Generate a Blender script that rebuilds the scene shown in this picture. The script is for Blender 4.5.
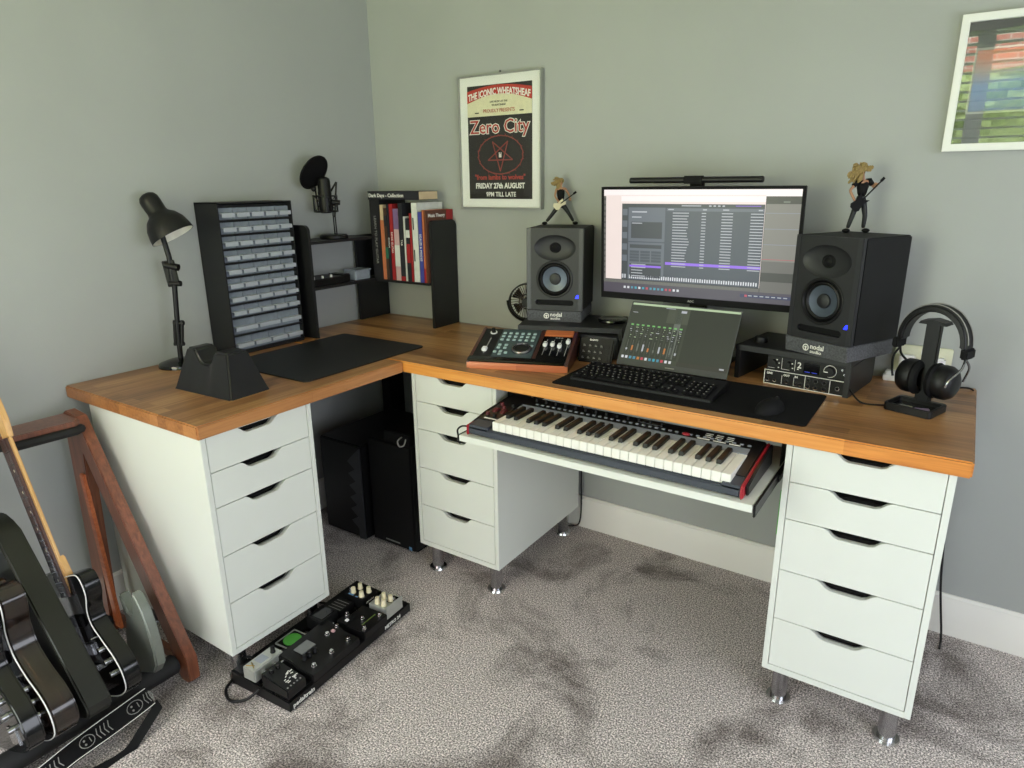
import bpy, bmesh, math, random
from mathutils import Matrix, Vector
from math import pi, sin, cos, atan2, radians, hypot

for o in list(bpy.data.objects): bpy.data.objects.remove(o)
sc = bpy.context.scene
COL = sc.collection

# ------------------------------------------------------------------ camera
CAM = Vector((2.3851, -2.4288, 1.4749)); YAW, PIT, ROL, FPX = .5912, -.2905, -.0108, 674.39
fw = Vector((-sin(YAW)*cos(PIT), cos(YAW)*cos(PIT), sin(PIT)))
r0 = Vector((cos(YAW), sin(YAW), 0)); u0 = r0.cross(fw)
rt = cos(ROL)*r0 + sin(ROL)*u0; up = -sin(ROL)*r0 + cos(ROL)*u0
cd = bpy.data.cameras.new('camera'); cam = bpy.data.objects.new('camera', cd); COL.objects.link(cam)
cd.sensor_width = 36; cd.sensor_fit = 'HORIZONTAL'; cd.lens = FPX/1024*36; cd.clip_start = .05
cam.matrix_world = Matrix(((rt.x, up.x, -fw.x, CAM.x), (rt.y, up.y, -fw.y, CAM.y), (rt.z, up.z, -fw.z, CAM.z), (0, 0, 0, 1)))
sc.camera = cam

# ------------------------------------------------------------------ world, lights, exposure
w = bpy.data.worlds.new('world'); sc.world = w; w.use_nodes = True
bgn = w.node_tree.nodes['Background']; bgn.inputs[0].default_value = (.80, .90, 1.0, 1); bgn.inputs[1].default_value = 9.0
def area(name, loc, target, sx, sy, power, col):
    l = bpy.data.lights.new(name, 'AREA'); l.shape = 'RECTANGLE'; l.size = sx; l.size_y = sy; l.energy = power; l.color = col
    o = bpy.data.objects.new(name, l); COL.objects.link(o); o.location = loc
    o.rotation_euler = (Vector(target)-Vector(loc)).to_track_quat('-Z', 'Y').to_euler(); return o
area('daylight_window_sky', (.95, -3.33, 1.0), (1.15, 0, .55), 1.25, 1.8, 28, (.90, .92, 1.0))
area('daylight_window_garden', (1.05, -3.30, 1.6), (1.0, -.4, 3.2), 1.3, .6, 8.5, (1.0, 1.0, .16)).data.spread = radians(125)
area('right_fill_light', (4.1, -1.5, .95), (1.1, -.95, .10), 2.0, 1.8, 40, (.86, .90, 1.0)).data.spread = radians(150)  # added fill for faces turned to the right, that wall has no window
area('low_fill_light', (3.55, -3.3, .70), (1.6, 0, .40), 1.0, 1.3, 17, (.86, .90, 1.0))  # added low fill to brighten the wall under the desk, no door there
sc.view_settings.view_transform = 'Standard'; sc.view_settings.look = 'None'
sc.view_settings.exposure = 0.03; sc.view_settings.gamma = 1.0; sc.view_settings.use_curve_mapping = False

# ------------------------------------------------------------------ materials
def lin(c):
    if isinstance(c, str): c = tuple(int(c[i:i+2], 16)/255 for i in (0, 2, 4))
    return tuple((x/12.92 if x <= .04045 else ((x+.055)/1.055)**2.4) for x in c)+(1,)
def _new(name):
    m = bpy.data.materials.new(name); m.use_nodes = True; nt = m.node_tree
    return m, nt, nt.nodes['Principled BSDF']
def mat(name, col, rough=.5, metal=0, var=.12, scale=60, bump=.0, coat=0, spec=.5, emit=None, estr=1, trans=0, alpha=1):
    m, nt, b = _new(name); N = nt.nodes; L = nt.links; c = lin(col)
    tc = N.new('ShaderNodeTexCoord'); no = N.new('ShaderNodeTexNoise'); no.inputs['Scale'].default_value = scale; no.inputs['Detail'].default_value = 3
    L.new(tc.outputs['Object'], no.inputs['Vector'])
    mx = N.new('ShaderNodeMixRGB'); mx.inputs[1].default_value = tuple(x*(1-var) for x in c[:3])+(1,); mx.inputs[2].default_value = tuple(min(1, x*(1+var)) for x in c[:3])+(1,)
    L.new(no.outputs[0], mx.inputs[0]); L.new(mx.outputs[0], b.inputs['Base Color'])
    b.inputs['Roughness'].default_value = rough; b.inputs['Metallic'].default_value = metal; b.inputs['Coat Weight'].default_value = coat
    b.inputs['Specular IOR Level'].default_value = spec; b.inputs['Transmission Weight'].default_value = trans; b.inputs['Alpha'].default_value = alpha
    if bump:
        bp = N.new('ShaderNodeBump'); bp.inputs['Strength'].default_value = bump; bp.inputs['Distance'].default_value = .002
        L.new(no.outputs[0], bp.inputs['Height']); L.new(bp.outputs[0], b.inputs['Normal'])
    if emit:
        b.inputs['Emission Color'].default_value = lin(emit); b.inputs['Emission Strength'].default_value = estr
    return m
def ramp(nt, stops):
    r = nt.nodes.new('ShaderNodeValToRGB')
    while len(r.color_ramp.elements) < len(stops): r.color_ramp.elements.new(.5)
    for e, (p, c) in zip(r.color_ramp.elements, stops): e.position = p; e.color = lin(c)
    return r
def wood(name, c1, c2, c3, axis='x', rough=.42, stave=.042, length=.55, gap='6b3f1c', coat=.3):
    m, nt, b = _new(name); N = nt.nodes; L = nt.links
    tc = N.new('ShaderNodeTexCoord'); mp = N.new('ShaderNodeMapping'); L.new(tc.outputs['Object'], mp.inputs[0])
    if axis == 'y': mp.inputs['Rotation'].default_value = (0, 0, pi/2)
    if axis == 'z': mp.inputs['Rotation'].default_value = (0, pi/2, 0)
    br = N.new('ShaderNodeTexBrick'); br.offset = .37; br.inputs['Scale'].default_value = 1
    br.inputs['Brick Width'].default_value = length; br.inputs['Row Height'].default_value = stave; br.inputs['Mortar Size'].default_value = .0004
    br.inputs['Color1'].default_value = (0, 0, 0, 1); br.inputs['Color2'].default_value = (1, 1, 1, 1); br.inputs['Mortar'].default_value = (.25, .25, .25, 1)
    L.new(mp.outputs[0], br.inputs['Vector'])
    m2 = N.new('ShaderNodeMapping'); m2.inputs['Scale'].default_value = (3, 60, 60); L.new(mp.outputs[0], m2.inputs[0])
    no = N.new('ShaderNodeTexNoise'); no.inputs['Scale'].default_value = 1.6; no.inputs['Detail'].default_value = 6; no.inputs['Distortion'].default_value = .7
    L.new(m2.outputs[0], no.inputs['Vector'])
    big = N.new('ShaderNodeTexNoise'); big.inputs['Scale'].default_value = 4; L.new(mp.outputs[0], big.inputs['Vector'])
    a = N.new('ShaderNodeMath'); a.operation = 'MULTIPLY'; a.inputs[1].default_value = .30; L.new(br.outputs[0], a.inputs[0])
    a2 = N.new('ShaderNodeMath'); a2.operation = 'MULTIPLY_ADD'; a2.inputs[1].default_value = .62; L.new(no.outputs[0], a2.inputs[0]); L.new(a.outputs[0], a2.inputs[2])
    a3 = N.new('ShaderNodeMath'); a3.operation = 'MULTIPLY_ADD'; a3.inputs[1].default_value = .25; L.new(big.outputs[0], a3.inputs[0]); L.new(a2.outputs[0], a3.inputs[2])
    r = ramp(nt, [(.36, c1), (.56, c2), (.78, c3)]); L.new(a3.outputs[0], r.inputs[0]); L.new(r.outputs[0], b.inputs['Base Color'])
    b.inputs['Roughness'].default_value = rough; b.inputs['Coat Weight'].default_value = coat; b.inputs['Coat Roughness'].default_value = .3
    bp = N.new('ShaderNodeBump'); bp.inputs['Strength'].default_value = .08; bp.inputs['Distance'].default_value = .001; L.new(no.outputs[0], bp.inputs['Height']); L.new(bp.outputs[0], b.inputs['Normal'])
    return m
M = {}
M['white'] = mat('white_lacquer', 'd6d9d2', .42, var=.015, scale=8)
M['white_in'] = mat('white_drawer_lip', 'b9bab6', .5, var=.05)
M['interior'] = mat('drawer_interior', '1c1b1c', .9, var=.5, scale=40)
M['skirt'] = mat('skirting_gloss', 'e8e6df', .35, var=.03, scale=5)
M['ceil'] = mat('ceiling_white', 'ecebe6', .9, var=.02)
M['wood'] = wood('oiled_wood_worktop', '6b4724', '98693b', 'b58754', 'x')
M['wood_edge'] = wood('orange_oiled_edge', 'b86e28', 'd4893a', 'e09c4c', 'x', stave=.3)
M['wood_y'] = wood('oiled_wood_worktop_return', '6c4828', '94673e', 'b38858', 'y')
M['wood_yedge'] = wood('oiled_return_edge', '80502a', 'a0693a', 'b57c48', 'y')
M['redwood'] = wood('red_stained_wood', '5c3220', '7d4830', '9a6244', 'z', rough=.3, stave=.5, length=3)
M['trimwood'] = wood('orange_wood_trim', 'a2522c', 'c26c3e', 'd28250', 'x', rough=.35, stave=.5, length=3)
M['darkwood'] = wood('dark_wood_side', '2c1410', '44211a', '5a2e22', 'y', rough=.3, stave=.5, length=3)
M['maple'] = wood('maple_neck', 'b98a4e', 'd0a468', 'dcb47a', 'z', rough=.3, stave=.5, length=3)
M['rosewood'] = wood('rosewood_board', '38201a', '4e2f24', '6a4232', 'z', rough=.5, stave=.5, length=3)
M['black'] = mat('black_plastic', '0b0b0c', .45, spec=.35, bump=.05, scale=300)
M['blackm'] = mat('black_matte', '08080a', .75, spec=.25)
M['blackg'] = mat('black_gloss', '050506', .12, coat=.15)
M['laminate'] = mat('black_laminate', '111214', .5, var=.1, scale=90)
M['cloth'] = mat('black_cloth_mat', '0b0b0d', .9, bump=.3, scale=900, spec=.2)
M['leather'] = mat('black_leather_mat', '0f1012', .55, bump=.2, scale=500)
M['rubber'] = mat('rubber_grey', '151517', .35, bump=.04, scale=200)
M['steel'] = mat('brushed_steel', '9a9b9c', .25, 1)
M['chrome'] = mat('smoked_chrome', 'b4b4b8', .2, 1)
M['brightchrome'] = mat('bright_chrome', 'd0d0d0', .15, 1)
M['speaker'] = mat('speaker_baffle', '1e1f21', .5, bump=.15, scale=700)
M['vinyl'] = mat('speaker_vinyl', '0b0b0c', .6, spec=.3, bump=.3, scale=500)
M['trimg'] = mat('satin_grey_edge', '2b2c2f', .35)
M['cone'] = mat('woven_cone', '4d5663', .33, .3, var=.5, scale=18)
M['foam'] = mat('acoustic_foam', '505154', .95, var=.95, scale=200, bump=.6)
M['frame_white'] = mat('white_frame', 'e7e8e3', .3, var=.02)
M['frame_silver'] = mat('silver_frame_edge', 'a9aaa6', .3, .7)
M['paper'] = mat('paper_white', 'dfe0d6', .8, var=.03)
M['ink'] = mat('poster_black', '1e1a18', .7)
M['red'] = mat('poster_red', 'b03326', .7)
M['redglow'] = mat('poster_dull_red', '8a3a32', .7)
M['cream'] = mat('poster_cream', 'd9d5b4', .7)
M['inkw'] = mat('printed_white', 'e6e4dd', .6)
M['inkg'] = mat('printed_grey', '8b8a86', .6)
M['inkr'] = mat('printed_red', 'a8392f', .7)
M['keyw'] = mat('white_keys', 'e6e5de', .25, var=.02)
M['keyb'] = mat('black_keys', '0a0a0a', .45, spec=.3)
M['synth'] = mat('synth_body_grey', '363b45', .4, var=.08, scale=300)
M['synthb'] = mat('synth_black', '121214', .4)
M['synthl'] = mat('synth_light_grey', '8d939c', .45)
M['synthd'] = mat('synth_dark_red', '571a20', .4)
M['synthr'] = mat('synth_red', 'a32430', .35)
M['plastic_clear'] = mat('frosted_clear_plastic', 'a4aeba', .25, alpha=.55, spec=.6, var=.15, scale=60)
M['plastic_label'] = mat('frosted_handle_plastic', 'c8ced6', .3, alpha=.55, var=.06)
M['knobw'] = mat('cream_knob', 'd8cfae', .4)
M['knobwhite'] = mat('white_cap', 'e8e8e6', .4)
M['btn'] = mat('teal_grey_button', 'a6bcbc', .4)
M['panel'] = mat('dark_teal_panel', '3a494d', .45)
M['blue'] = mat('blue_lamp', '1020ff', .4, emit='2030ff', estr=3)
M['shade_in'] = mat('lamp_inner_white', 'e9e6d4', .4)
M['skin'] = mat('figurine_skin', 'a3795c', .5)
M['hair'] = mat('figurine_blond_hair', '8d7848', .7, var=.45, scale=300, bump=.5)
M['denim'] = mat('figurine_dark_trousers', '17191d', .6)
M['pedal_silver'] = mat('pedal_silver', 'b4b6b0', .35, .5)
M['green'] = mat('green_disc', '4c9a3c', .6)
M['greenp'] = mat('green_plastic', '3fae2a', .5)
M['screen_grey'] = mat('small_screen', '6a6c6c', .3)
M['bluelogo'] = mat('blue_logo', '5a86b0', .5)
M['gold'] = mat('brass_gold', 'a98a3c', .3, .8)
M['sunburst'] = mat('sunburst_top', '5a2410', .15, coat=.6, var=.5, scale=8)
M['binding'] = mat('white_binding', 'd8d8d4', .35)
M['olive'] = mat('dark_olive_lacquer', '14150f', .4)
M['silverpaint'] = mat('silver_sage_paint', '71766e', .3, .2, coat=.4)
M['lilac'] = mat('lilac_card', '8d7b94', .6)
M['sockets'] = mat('cream_socket', 'd6d6bc', .4)
M['dirt'] = mat('clutter_grey', '6f6a60', .7, var=.5, scale=90)

def brown_rim():
    m, nt, b = _new('brown_wood_rim'); N = nt.nodes; L = nt.links
    tc = N.new('ShaderNodeTexCoord'); mp = N.new('ShaderNodeMapping'); mp.inputs['Scale'].default_value = (6, 90, 6); L.new(tc.outputs['Object'], mp.inputs[0])
    no = N.new('ShaderNodeTexNoise'); no.inputs['Scale'].default_value = 1; no.inputs['Detail'].default_value = 5; L.new(mp.outputs[0], no.inputs[0])
    r = ramp(nt, [(.35, '0c0807'), (.6, '22150c'), (.8, '4a2d17')]); L.new(no.outputs[0], r.inputs[0]); L.new(r.outputs[0], b.inputs[0])
    b.inputs['Roughness'].default_value = .2; b.inputs['Coat Weight'].default_value = .5; return m
M['brownrim'] = brown_rim()
def wall_mat():
    m, nt, b = _new('painted_wall_grey_green'); N = nt.nodes; L = nt.links
    tc = N.new('ShaderNodeTexCoord'); no = N.new('ShaderNodeTexNoise'); no.inputs['Scale'].default_value = 2.2; no.inputs['Detail'].default_value = 4; L.new(tc.outputs['Object'], no.inputs[0])
    r = ramp(nt, [(.3, 'a0a3a0'), (.7, 'a6a9a6')]); L.new(no.outputs[0], r.inputs[0]); L.new(r.outputs[0], b.inputs[0]); b.inputs['Roughness'].default_value = .75
    n2 = N.new('ShaderNodeTexNoise'); n2.inputs['Scale'].default_value = 160; n2.inputs['Detail'].default_value = 3; L.new(tc.outputs['Object'], n2.inputs[0])
    bp = N.new('ShaderNodeBump'); bp.inputs['Strength'].default_value = .12; bp.inputs['Distance'].default_value = .002; L.new(n2.outputs[0], bp.inputs['Height']); L.new(bp.outputs[0], b.inputs['Normal'])
    return m
M['wall'] = wall_mat()
def carpet_mat():
    m, nt, b = _new('grey_carpet'); N = nt.nodes; L = nt.links
    tc = N.new('ShaderNodeTexCoord')
    n1 = N.new('ShaderNodeTexNoise'); n1.inputs['Scale'].default_value = 210; n1.inputs['Detail'].default_value = 1.5; n1.inputs['Roughness'].default_value = .7; L.new(tc.outputs['Object'], n1.inputs[0])
    n2 = N.new('ShaderNodeTexNoise'); n2.inputs['Scale'].default_value = 3.0; n2.inputs['Detail'].default_value = 5; n2.inputs['Roughness'].default_value = .62; n2.inputs['Distortion'].default_value = .6; L.new(tc.outputs['Object'], n2.inputs[0])
    r1 = ramp(nt, [(.34, '5a5453'), (.5, 'aca39f'), (.66, 'fff4ee')]); L.new(n1.outputs[0], r1.inputs[0])
    r2 = ramp(nt, [(.34, 'a29e9c'), (.52, 'ffffff'), (.8, 'ffffff')]); L.new(n2.outputs[0], r2.inputs[0])
    mx = N.new('ShaderNodeMixRGB'); mx.blend_type = 'MULTIPLY'; mx.inputs[0].default_value = 1; L.new(r1.outputs[0], mx.inputs[1]); L.new(r2.outputs[0], mx.inputs[2])
    L.new(mx.outputs[0], b.inputs[0]); b.inputs['Roughness'].default_value = 1; b.inputs['Specular IOR Level'].default_value = .1
    b.inputs['Sheen Weight'].default_value = .15
    bp = N.new('ShaderNodeBump'); bp.inputs['Strength'].default_value = .7; bp.inputs['Distance'].default_value = .004; L.new(n1.outputs[0], bp.inputs['Height']); L.new(bp.outputs[0], b.inputs['Normal'])
    return m
M['carpet'] = carpet_mat()
def glass_mat(name, refl):
    m = bpy.data.materials.new(name); m.use_nodes = True; nt = m.node_tree; N = nt.nodes; L = nt.links
    N.remove(N['Principled BSDF']); out = N['Material Output']
    t = N.new('ShaderNodeBsdfTransparent'); g = N.new('ShaderNodeBsdfGlossy'); g.inputs['Roughness'].default_value = .01
    lw = N.new('ShaderNodeLayerWeight'); lw.inputs[0].default_value = .5; pw = N.new('ShaderNodeMath'); pw.operation = 'POWER'; pw.inputs[1].default_value = 5; L.new(lw.outputs['Facing'], pw.inputs[0])
    f = N.new('ShaderNodeMath'); f.operation = 'MULTIPLY_ADD'; f.inputs[1].default_value = .85; f.inputs[2].default_value = refl; L.new(pw.outputs[0], f.inputs[0]); mx = N.new('ShaderNodeMixShader')
    L.new(f.outputs[0], mx.inputs[0]); L.new(t.outputs[0], mx.inputs[1]); L.new(g.outputs[0], mx.inputs[2]); L.new(mx.outputs[0], out.inputs[0]); return m
M['glass'] = glass_mat('picture_glass', .16)
M['acrylic'] = glass_mat('poster_acrylic', .02)
def brick_mat():
    m, nt, b = _new('house_brick'); N = nt.nodes; L = nt.links
    tc = N.new('ShaderNodeTexCoord'); mp = N.new('ShaderNodeMapping'); mp.inputs['Rotation'].default_value = (pi/2, 0, 0); L.new(tc.outputs['Object'], mp.inputs[0])
    br = N.new('ShaderNodeTexBrick'); br.inputs['Scale'].default_value = 1; br.inputs['Brick Width'].default_value = .22; br.inputs['Row Height'].default_value = .075; br.inputs['Mortar Size'].default_value = .008
    br.inputs['Color1'].default_value = lin('a8674f'); br.inputs['Color2'].default_value = lin('bb8068'); br.inputs['Mortar'].default_value = lin('c9b8a4')
    L.new(mp.outputs[0], br.inputs[0]); L.new(br.outputs[0], b.inputs[0]); b.inputs['Roughness'].default_value = .9; return m
M['brick'] = brick_mat()
M['hedge'] = mat('hedge_leaves', '9ba765', .7, var=.8, scale=22, bump=.8)
def emis(name, c, s=1.0):
    m, nt, b = _new(name); N = nt.nodes; L = nt.links
    tc = N.new('ShaderNodeTexCoord'); no = N.new('ShaderNodeTexNoise'); no.inputs['Scale'].default_value = 30; L.new(tc.outputs['Object'], no.inputs[0])
    cc = lin(c); mx = N.new('ShaderNodeMixRGB'); mx.inputs[1].default_value = tuple(x*.96 for x in cc[:3])+(1,); mx.inputs[2].default_value = cc; L.new(no.outputs[0], mx.inputs[0])
    L.new(mx.outputs[0], b.inputs['Emission Color']); b.inputs['Emission Strength'].default_value = s
    b.inputs['Base Color'].default_value = (.01, .01, .01, 1); b.inputs['Roughness'].default_value = .3; return m
SCR = {k: emis('screen_'+k, v[0], v[1]) for k, v in dict(
    pink=('f3e2dc', .95), white=('fbf0ee', 1.0), slate=('3c4350', .9), slate2=('5f6672', .9), slate3=('2d323c', .9), grey=('8a8780', .75), grey2=('6d6a66', .75), dark=('343330', .8),
    text=('b9bcc4', .9), purple=('8d5fe0', 1.0), bar=('4a4152', .8), navy=('252a55', .9), teal=('3aa0b8', .9), red=('c04458', .9), white2=('dfe0e6', .9),
    lgreen=('b9cfa8', .9), olive=('3a4036', .85), olive2=('4b5145', .85), olive3=('2c312b', .85), gdot=('7ac070', .9), lgrey=('6a7068', .85), orange=('c07a40', .9), cyan=('4f90a8', .9), line=('8d93a0', .85)).items()}

# ------------------------------------------------------------------ mesh helpers
def T(x=0, y=0, z=0, rz=0, rx=0, ry=0): return Matrix.Translation((x, y, z)) @ Matrix.Rotation(rz, 4, 'Z') @ Matrix.Rotation(rx, 4, 'X') @ Matrix.Rotation(ry, 4, 'Y')
def frame_to(p0, p1):
    d = Vector(p1)-Vector(p0); return Matrix.Translation(p0) @ d.to_track_quat('Z', 'Y').to_matrix().to_4x4(), d.length
class G:
    def __init__(s, Tm=None): s.bm = bmesh.new(); s.T = Tm or Matrix.Identity(4)
    def add(s, tb, Tm=None, mi=0):
        for f in tb.faces: f.material_index = mi
        tb.transform(s.T @ (Tm or Matrix.Identity(4)))
        me = bpy.data.meshes.new('t'); tb.to_mesh(me); tb.free(); s.bm.from_mesh(me); bpy.data.meshes.remove(me); return s
    def box(s, x0, x1, y0, y1, z0, z1, bev=0, Tm=None, mi=0, seg=2):
        tb = bmesh.new(); bmesh.ops.create_cube(tb, size=1)
        tb.transform(Matrix.Translation(((x0+x1)/2, (y0+y1)/2, (z0+z1)/2)) @ Matrix.Diagonal((abs(x1-x0), abs(y1-y0), abs(z1-z0), 1)))
        if bev: bmesh.ops.bevel(tb, geom=tb.edges[:], offset=bev, segments=seg, affect='EDGES', clamp_overlap=True)
        return s.add(tb, Tm, mi)
    def cyl(s, p0, p1, r0, r1=None, n=20, mi=0, bev=0):
        r1 = r0 if r1 is None else r1; Tm, L = frame_to(p0, p1); tb = bmesh.new()
        bmesh.ops.create_cone(tb, cap_ends=True, segments=n, radius1=r0, radius2=r1, depth=L); tb.transform(Matrix.Translation((0, 0, L/2)))
        if bev: bmesh.ops.bevel(tb, geom=[e for e in tb.edges if abs(e.verts[0].co.z-e.verts[1].co.z) < 1e-6], offset=bev, segments=2, affect='EDGES', clamp_overlap=True)
        return s.add(tb, Tm, mi)
    def lathe(s, prof, Tm=None, n=32, mi=0, sx=1, sy=1):
        tb = bmesh.new(); rings = []
        for r, z in prof:
            rings.append([tb.verts.new((max(r, 1e-5)*cos(2*pi*i/n)*sx, max(r, 1e-5)*sin(2*pi*i/n)*sy, z)) for i in range(n)])
        for a, b in zip(rings, rings[1:]):
            for i in range(n): tb.faces.new((a[i], a[(i+1) % n], b[(i+1) % n], b[i]))
        if prof[0][0] > 1e-4 and False: pass
        bmesh.ops.remove_doubles(tb, verts=tb.verts, dist=2e-5); bmesh.ops.recalc_face_normals(tb, faces=tb.faces)
        return s.add(tb, Tm, mi)
    def sphere(s, c, r, sc3=(1, 1, 1), mi=0, n=16, Tm=None):
        tb = bmesh.new(); bmesh.ops.create_uvsphere(tb, u_segments=n, v_segments=max(6, n//2), radius=r)
        tb.transform(Matrix.Translation(c) @ Matrix.Diagonal((*sc3, 1))); return s.add(tb, Tm, mi)
    def prism(s, pts, d, Tm=None, mi=0, bev=0, holes=(), seg=2):
        """outline in local xy, extruded from z=0 to z=d"""
        tb = bmesh.new()
        if holes:
            for loop in (pts, *holes):
                vs = [tb.verts.new((x, y, 0)) for x, y in loop]
                for i in range(len(vs)): tb.edges.new((vs[i], vs[(i+1) % len(vs)]))
            bmesh.ops.triangle_fill(tb, use_beauty=True, use_dissolve=False, edges=tb.edges[:])
        else: tb.faces.new([tb.verts.new((x, y, 0)) for x, y in pts])
        r = bmesh.ops.extrude_face_region(tb, geom=tb.faces[:]); bmesh.ops.translate(tb, verts=[v for v in r['geom'] if isinstance(v, bmesh.types.BMVert)], vec=(0, 0, d))
        bmesh.ops.recalc_face_normals(tb, faces=tb.faces)
        if bev:
            ed = [e for e in tb.edges if abs(e.verts[0].co.z-e.verts[1].co.z) < 1e-7 and len(e.link_faces) == 2 and abs(e.link_faces[0].normal.dot(e.link_faces[1].normal)) < .5]
            bmesh.ops.bevel(tb, geom=ed, offset=bev, segments=seg, affect='EDGES', clamp_overlap=True)
        return s.add(tb, Tm, mi)
    def quad(s, pts, mi=0, Tm=None):
        tb = bmesh.new(); tb.faces.new([tb.verts.new(p) for p in pts]); return s.add(tb, Tm, mi)
    def tube(s, path, r, n=10, mi=0, closed=False):
        tb = bmesh.new(); P = [Vector(p) for p in path]; rings = []; prev = None; K = len(P)
        for i, p in enumerate(P):
            if closed: d = P[(i+1) % K]-P[i-1]
            else: d = P[min(i+1, K-1)]-P[max(i-1, 0)]
            d.normalize()
            a = (prev - d*prev.dot(d)) if prev is not None else d.orthogonal()
            a.normalize(); prev = a; b = d.cross(a); rr = r[i] if isinstance(r, (list, tuple)) else r
            rings.append([tb.verts.new(p+rr*(cos(2*pi*k/n)*a+sin(2*pi*k/n)*b)) for k in range(n)])
        for i in range(K if closed else K-1):
            A, B = rings[i], rings[(i+1) % K]
            for k in range(n): tb.faces.new((A[k], A[(k+1) % n], B[(k+1) % n], B[k]))
        if not closed: tb.faces.new(rings[0][::-1]); tb.faces.new(rings[-1])
        bmesh.ops.recalc_face_normals(tb, faces=tb.faces); return s.add(tb, None, mi)
    def text(s, body, size, Tm, mi=0, ext=.0004, align='CENTER', bold=0, warp=None, sx=1):
        cu = bpy.data.curves.new('t', 'FONT'); cu.body = body; cu.size = size; cu.extrude = ext; cu.align_x = align; cu.resolution_u = 2; cu.offset = bold
        o = bpy.data.objects.new('t', cu); COL.objects.link(o); dg = bpy.context.evaluated_depsgraph_get()
        me = bpy.data.meshes.new_from_object(o.evaluated_get(dg)); tb = bmesh.new(); tb.from_mesh(me)
        for v in tb.verts:
            v.co.x *= sx
            if warp: v.co.x, v.co.y = warp(v.co.x, v.co.y)
        bpy.data.objects.remove(o); bpy.data.curves.remove(cu); bpy.data.meshes.remove(me); return s.add(tb, Tm, mi)
def smooth_path(pts, k=6, closed=False):
    P = [Vector(p) for p in pts]; out = []; n = len(P)
    for i in range(n if closed else n-1):
        if closed: a, b, c, d = P[i-1], P[i], P[(i+1) % n], P[(i+2) % n]
        else: a, b, c, d = P[max(i-1, 0)], P[i], P[i+1], P[min(i+2, n-1)]
        for j in range(k):
            t = j/k; out.append(.5*((2*b)+(c-a)*t+(2*a-5*b+4*c-d)*t*t+(3*b-3*c+d-a)*t**3))
    if not closed: out.append(P[-1])
    return out
def sp2(pts, k=6): return [(p.x, p.y) for p in smooth_path([(x, y, 0) for x, y in pts], k, True)]
def rrect(x0, x1, y0, y1, r, n=5):
    out = []
    for cx, cy, a in ((x1-r, y1-r, 0), (x0+r, y1-r, 90), (x0+r, y0+r, 180), (x1-r, y0+r, 270)):
        for i in range(n+1): t = radians(a+90*i/n); out.append((cx+r*cos(t), cy+r*sin(t)))
    return out
def ell(cx, cy, rx, ry, n=32): return [(cx+rx*cos(2*pi*i/n), cy+ry*sin(2*pi*i/n)) for i in range(n)]
def finish(o, angle=35):
    me = o.data; me.polygons.foreach_set('use_smooth', [True]*len(me.polygons)); me.set_sharp_from_angle(angle=radians(angle)); me.update()
def obj(name, g, m, parent=None, angle=35):
    me = bpy.data.meshes.new(name); bmesh.ops.recalc_face_normals(g.bm, faces=[]) ; g.bm.to_mesh(me); g.bm.free()
    for x in (m if isinstance(m, (list, tuple)) else [m]): me.materials.append(M[x] if isinstance(x, str) else x)
    o = bpy.data.objects.new(name, me); COL.objects.link(o)
    if parent: o.parent = parent
    finish(o, angle); return o
def tag(o, label, cat, group=None):
    o['label'] = label; o['category'] = cat
    if group: o['group'] = group
    return o
def thing(name, label, cat, loc=(0, 0, 0), rz=0, group=None):
    o = bpy.data.objects.new(name, None); COL.objects.link(o); o.empty_display_size = .05
    o.location = loc; o.rotation_euler = (0, 0, rz); return tag(o, label, cat, group)
def struct(name, g, m):
    o = obj(name, g, m); o['kind'] = 'structure'; return o
def copy_tree(o, parent=None):
    c = o.copy(); COL.objects.link(c); c.parent = parent
    for ch in list(o.children): copy_tree(ch, c)
    return c
FRONT = Matrix.Rotation(pi/2, 4, 'X')      # local xy drawing plane -> x, z ; local +z -> -y (towards the viewer)
def F(x=0, y=0, z=0, rz=0): return Matrix.Translation((x, y, z)) @ Matrix.Rotation(rz, 4, 'Z') @ FRONT
def skin(name, verts, edges, radii, m, parent, sub=1):
    me = bpy.data.meshes.new(name); me.from_pydata(verts, edges, []); o = bpy.data.objects.new(name, me); COL.objects.link(o)
    md = o.modifiers.new('s', 'SKIN'); md.use_smooth_shade = True
    for v, r in zip(me.skin_vertices[0].data, radii): v.radius = (r, r) if not isinstance(r, tuple) else r
    me.skin_vertices[0].data[0].use_root = True
    sb = o.modifiers.new('u', 'SUBSURF'); sb.levels = sb.render_levels = sub
    dg = bpy.context.evaluated_depsgraph_get(); nm = bpy.data.meshes.new_from_object(o.evaluated_get(dg))
    o.modifiers.clear(); o.data = nm; nm.materials.clear(); nm.materials.append(M[m]); o.parent = parent
    nm.polygons.foreach_set('use_smooth', [True]*len(nm.polygons)); return o
ZT, ZU, T_ = .8563, .8156, .0407
rnd = random.Random(4)

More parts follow.
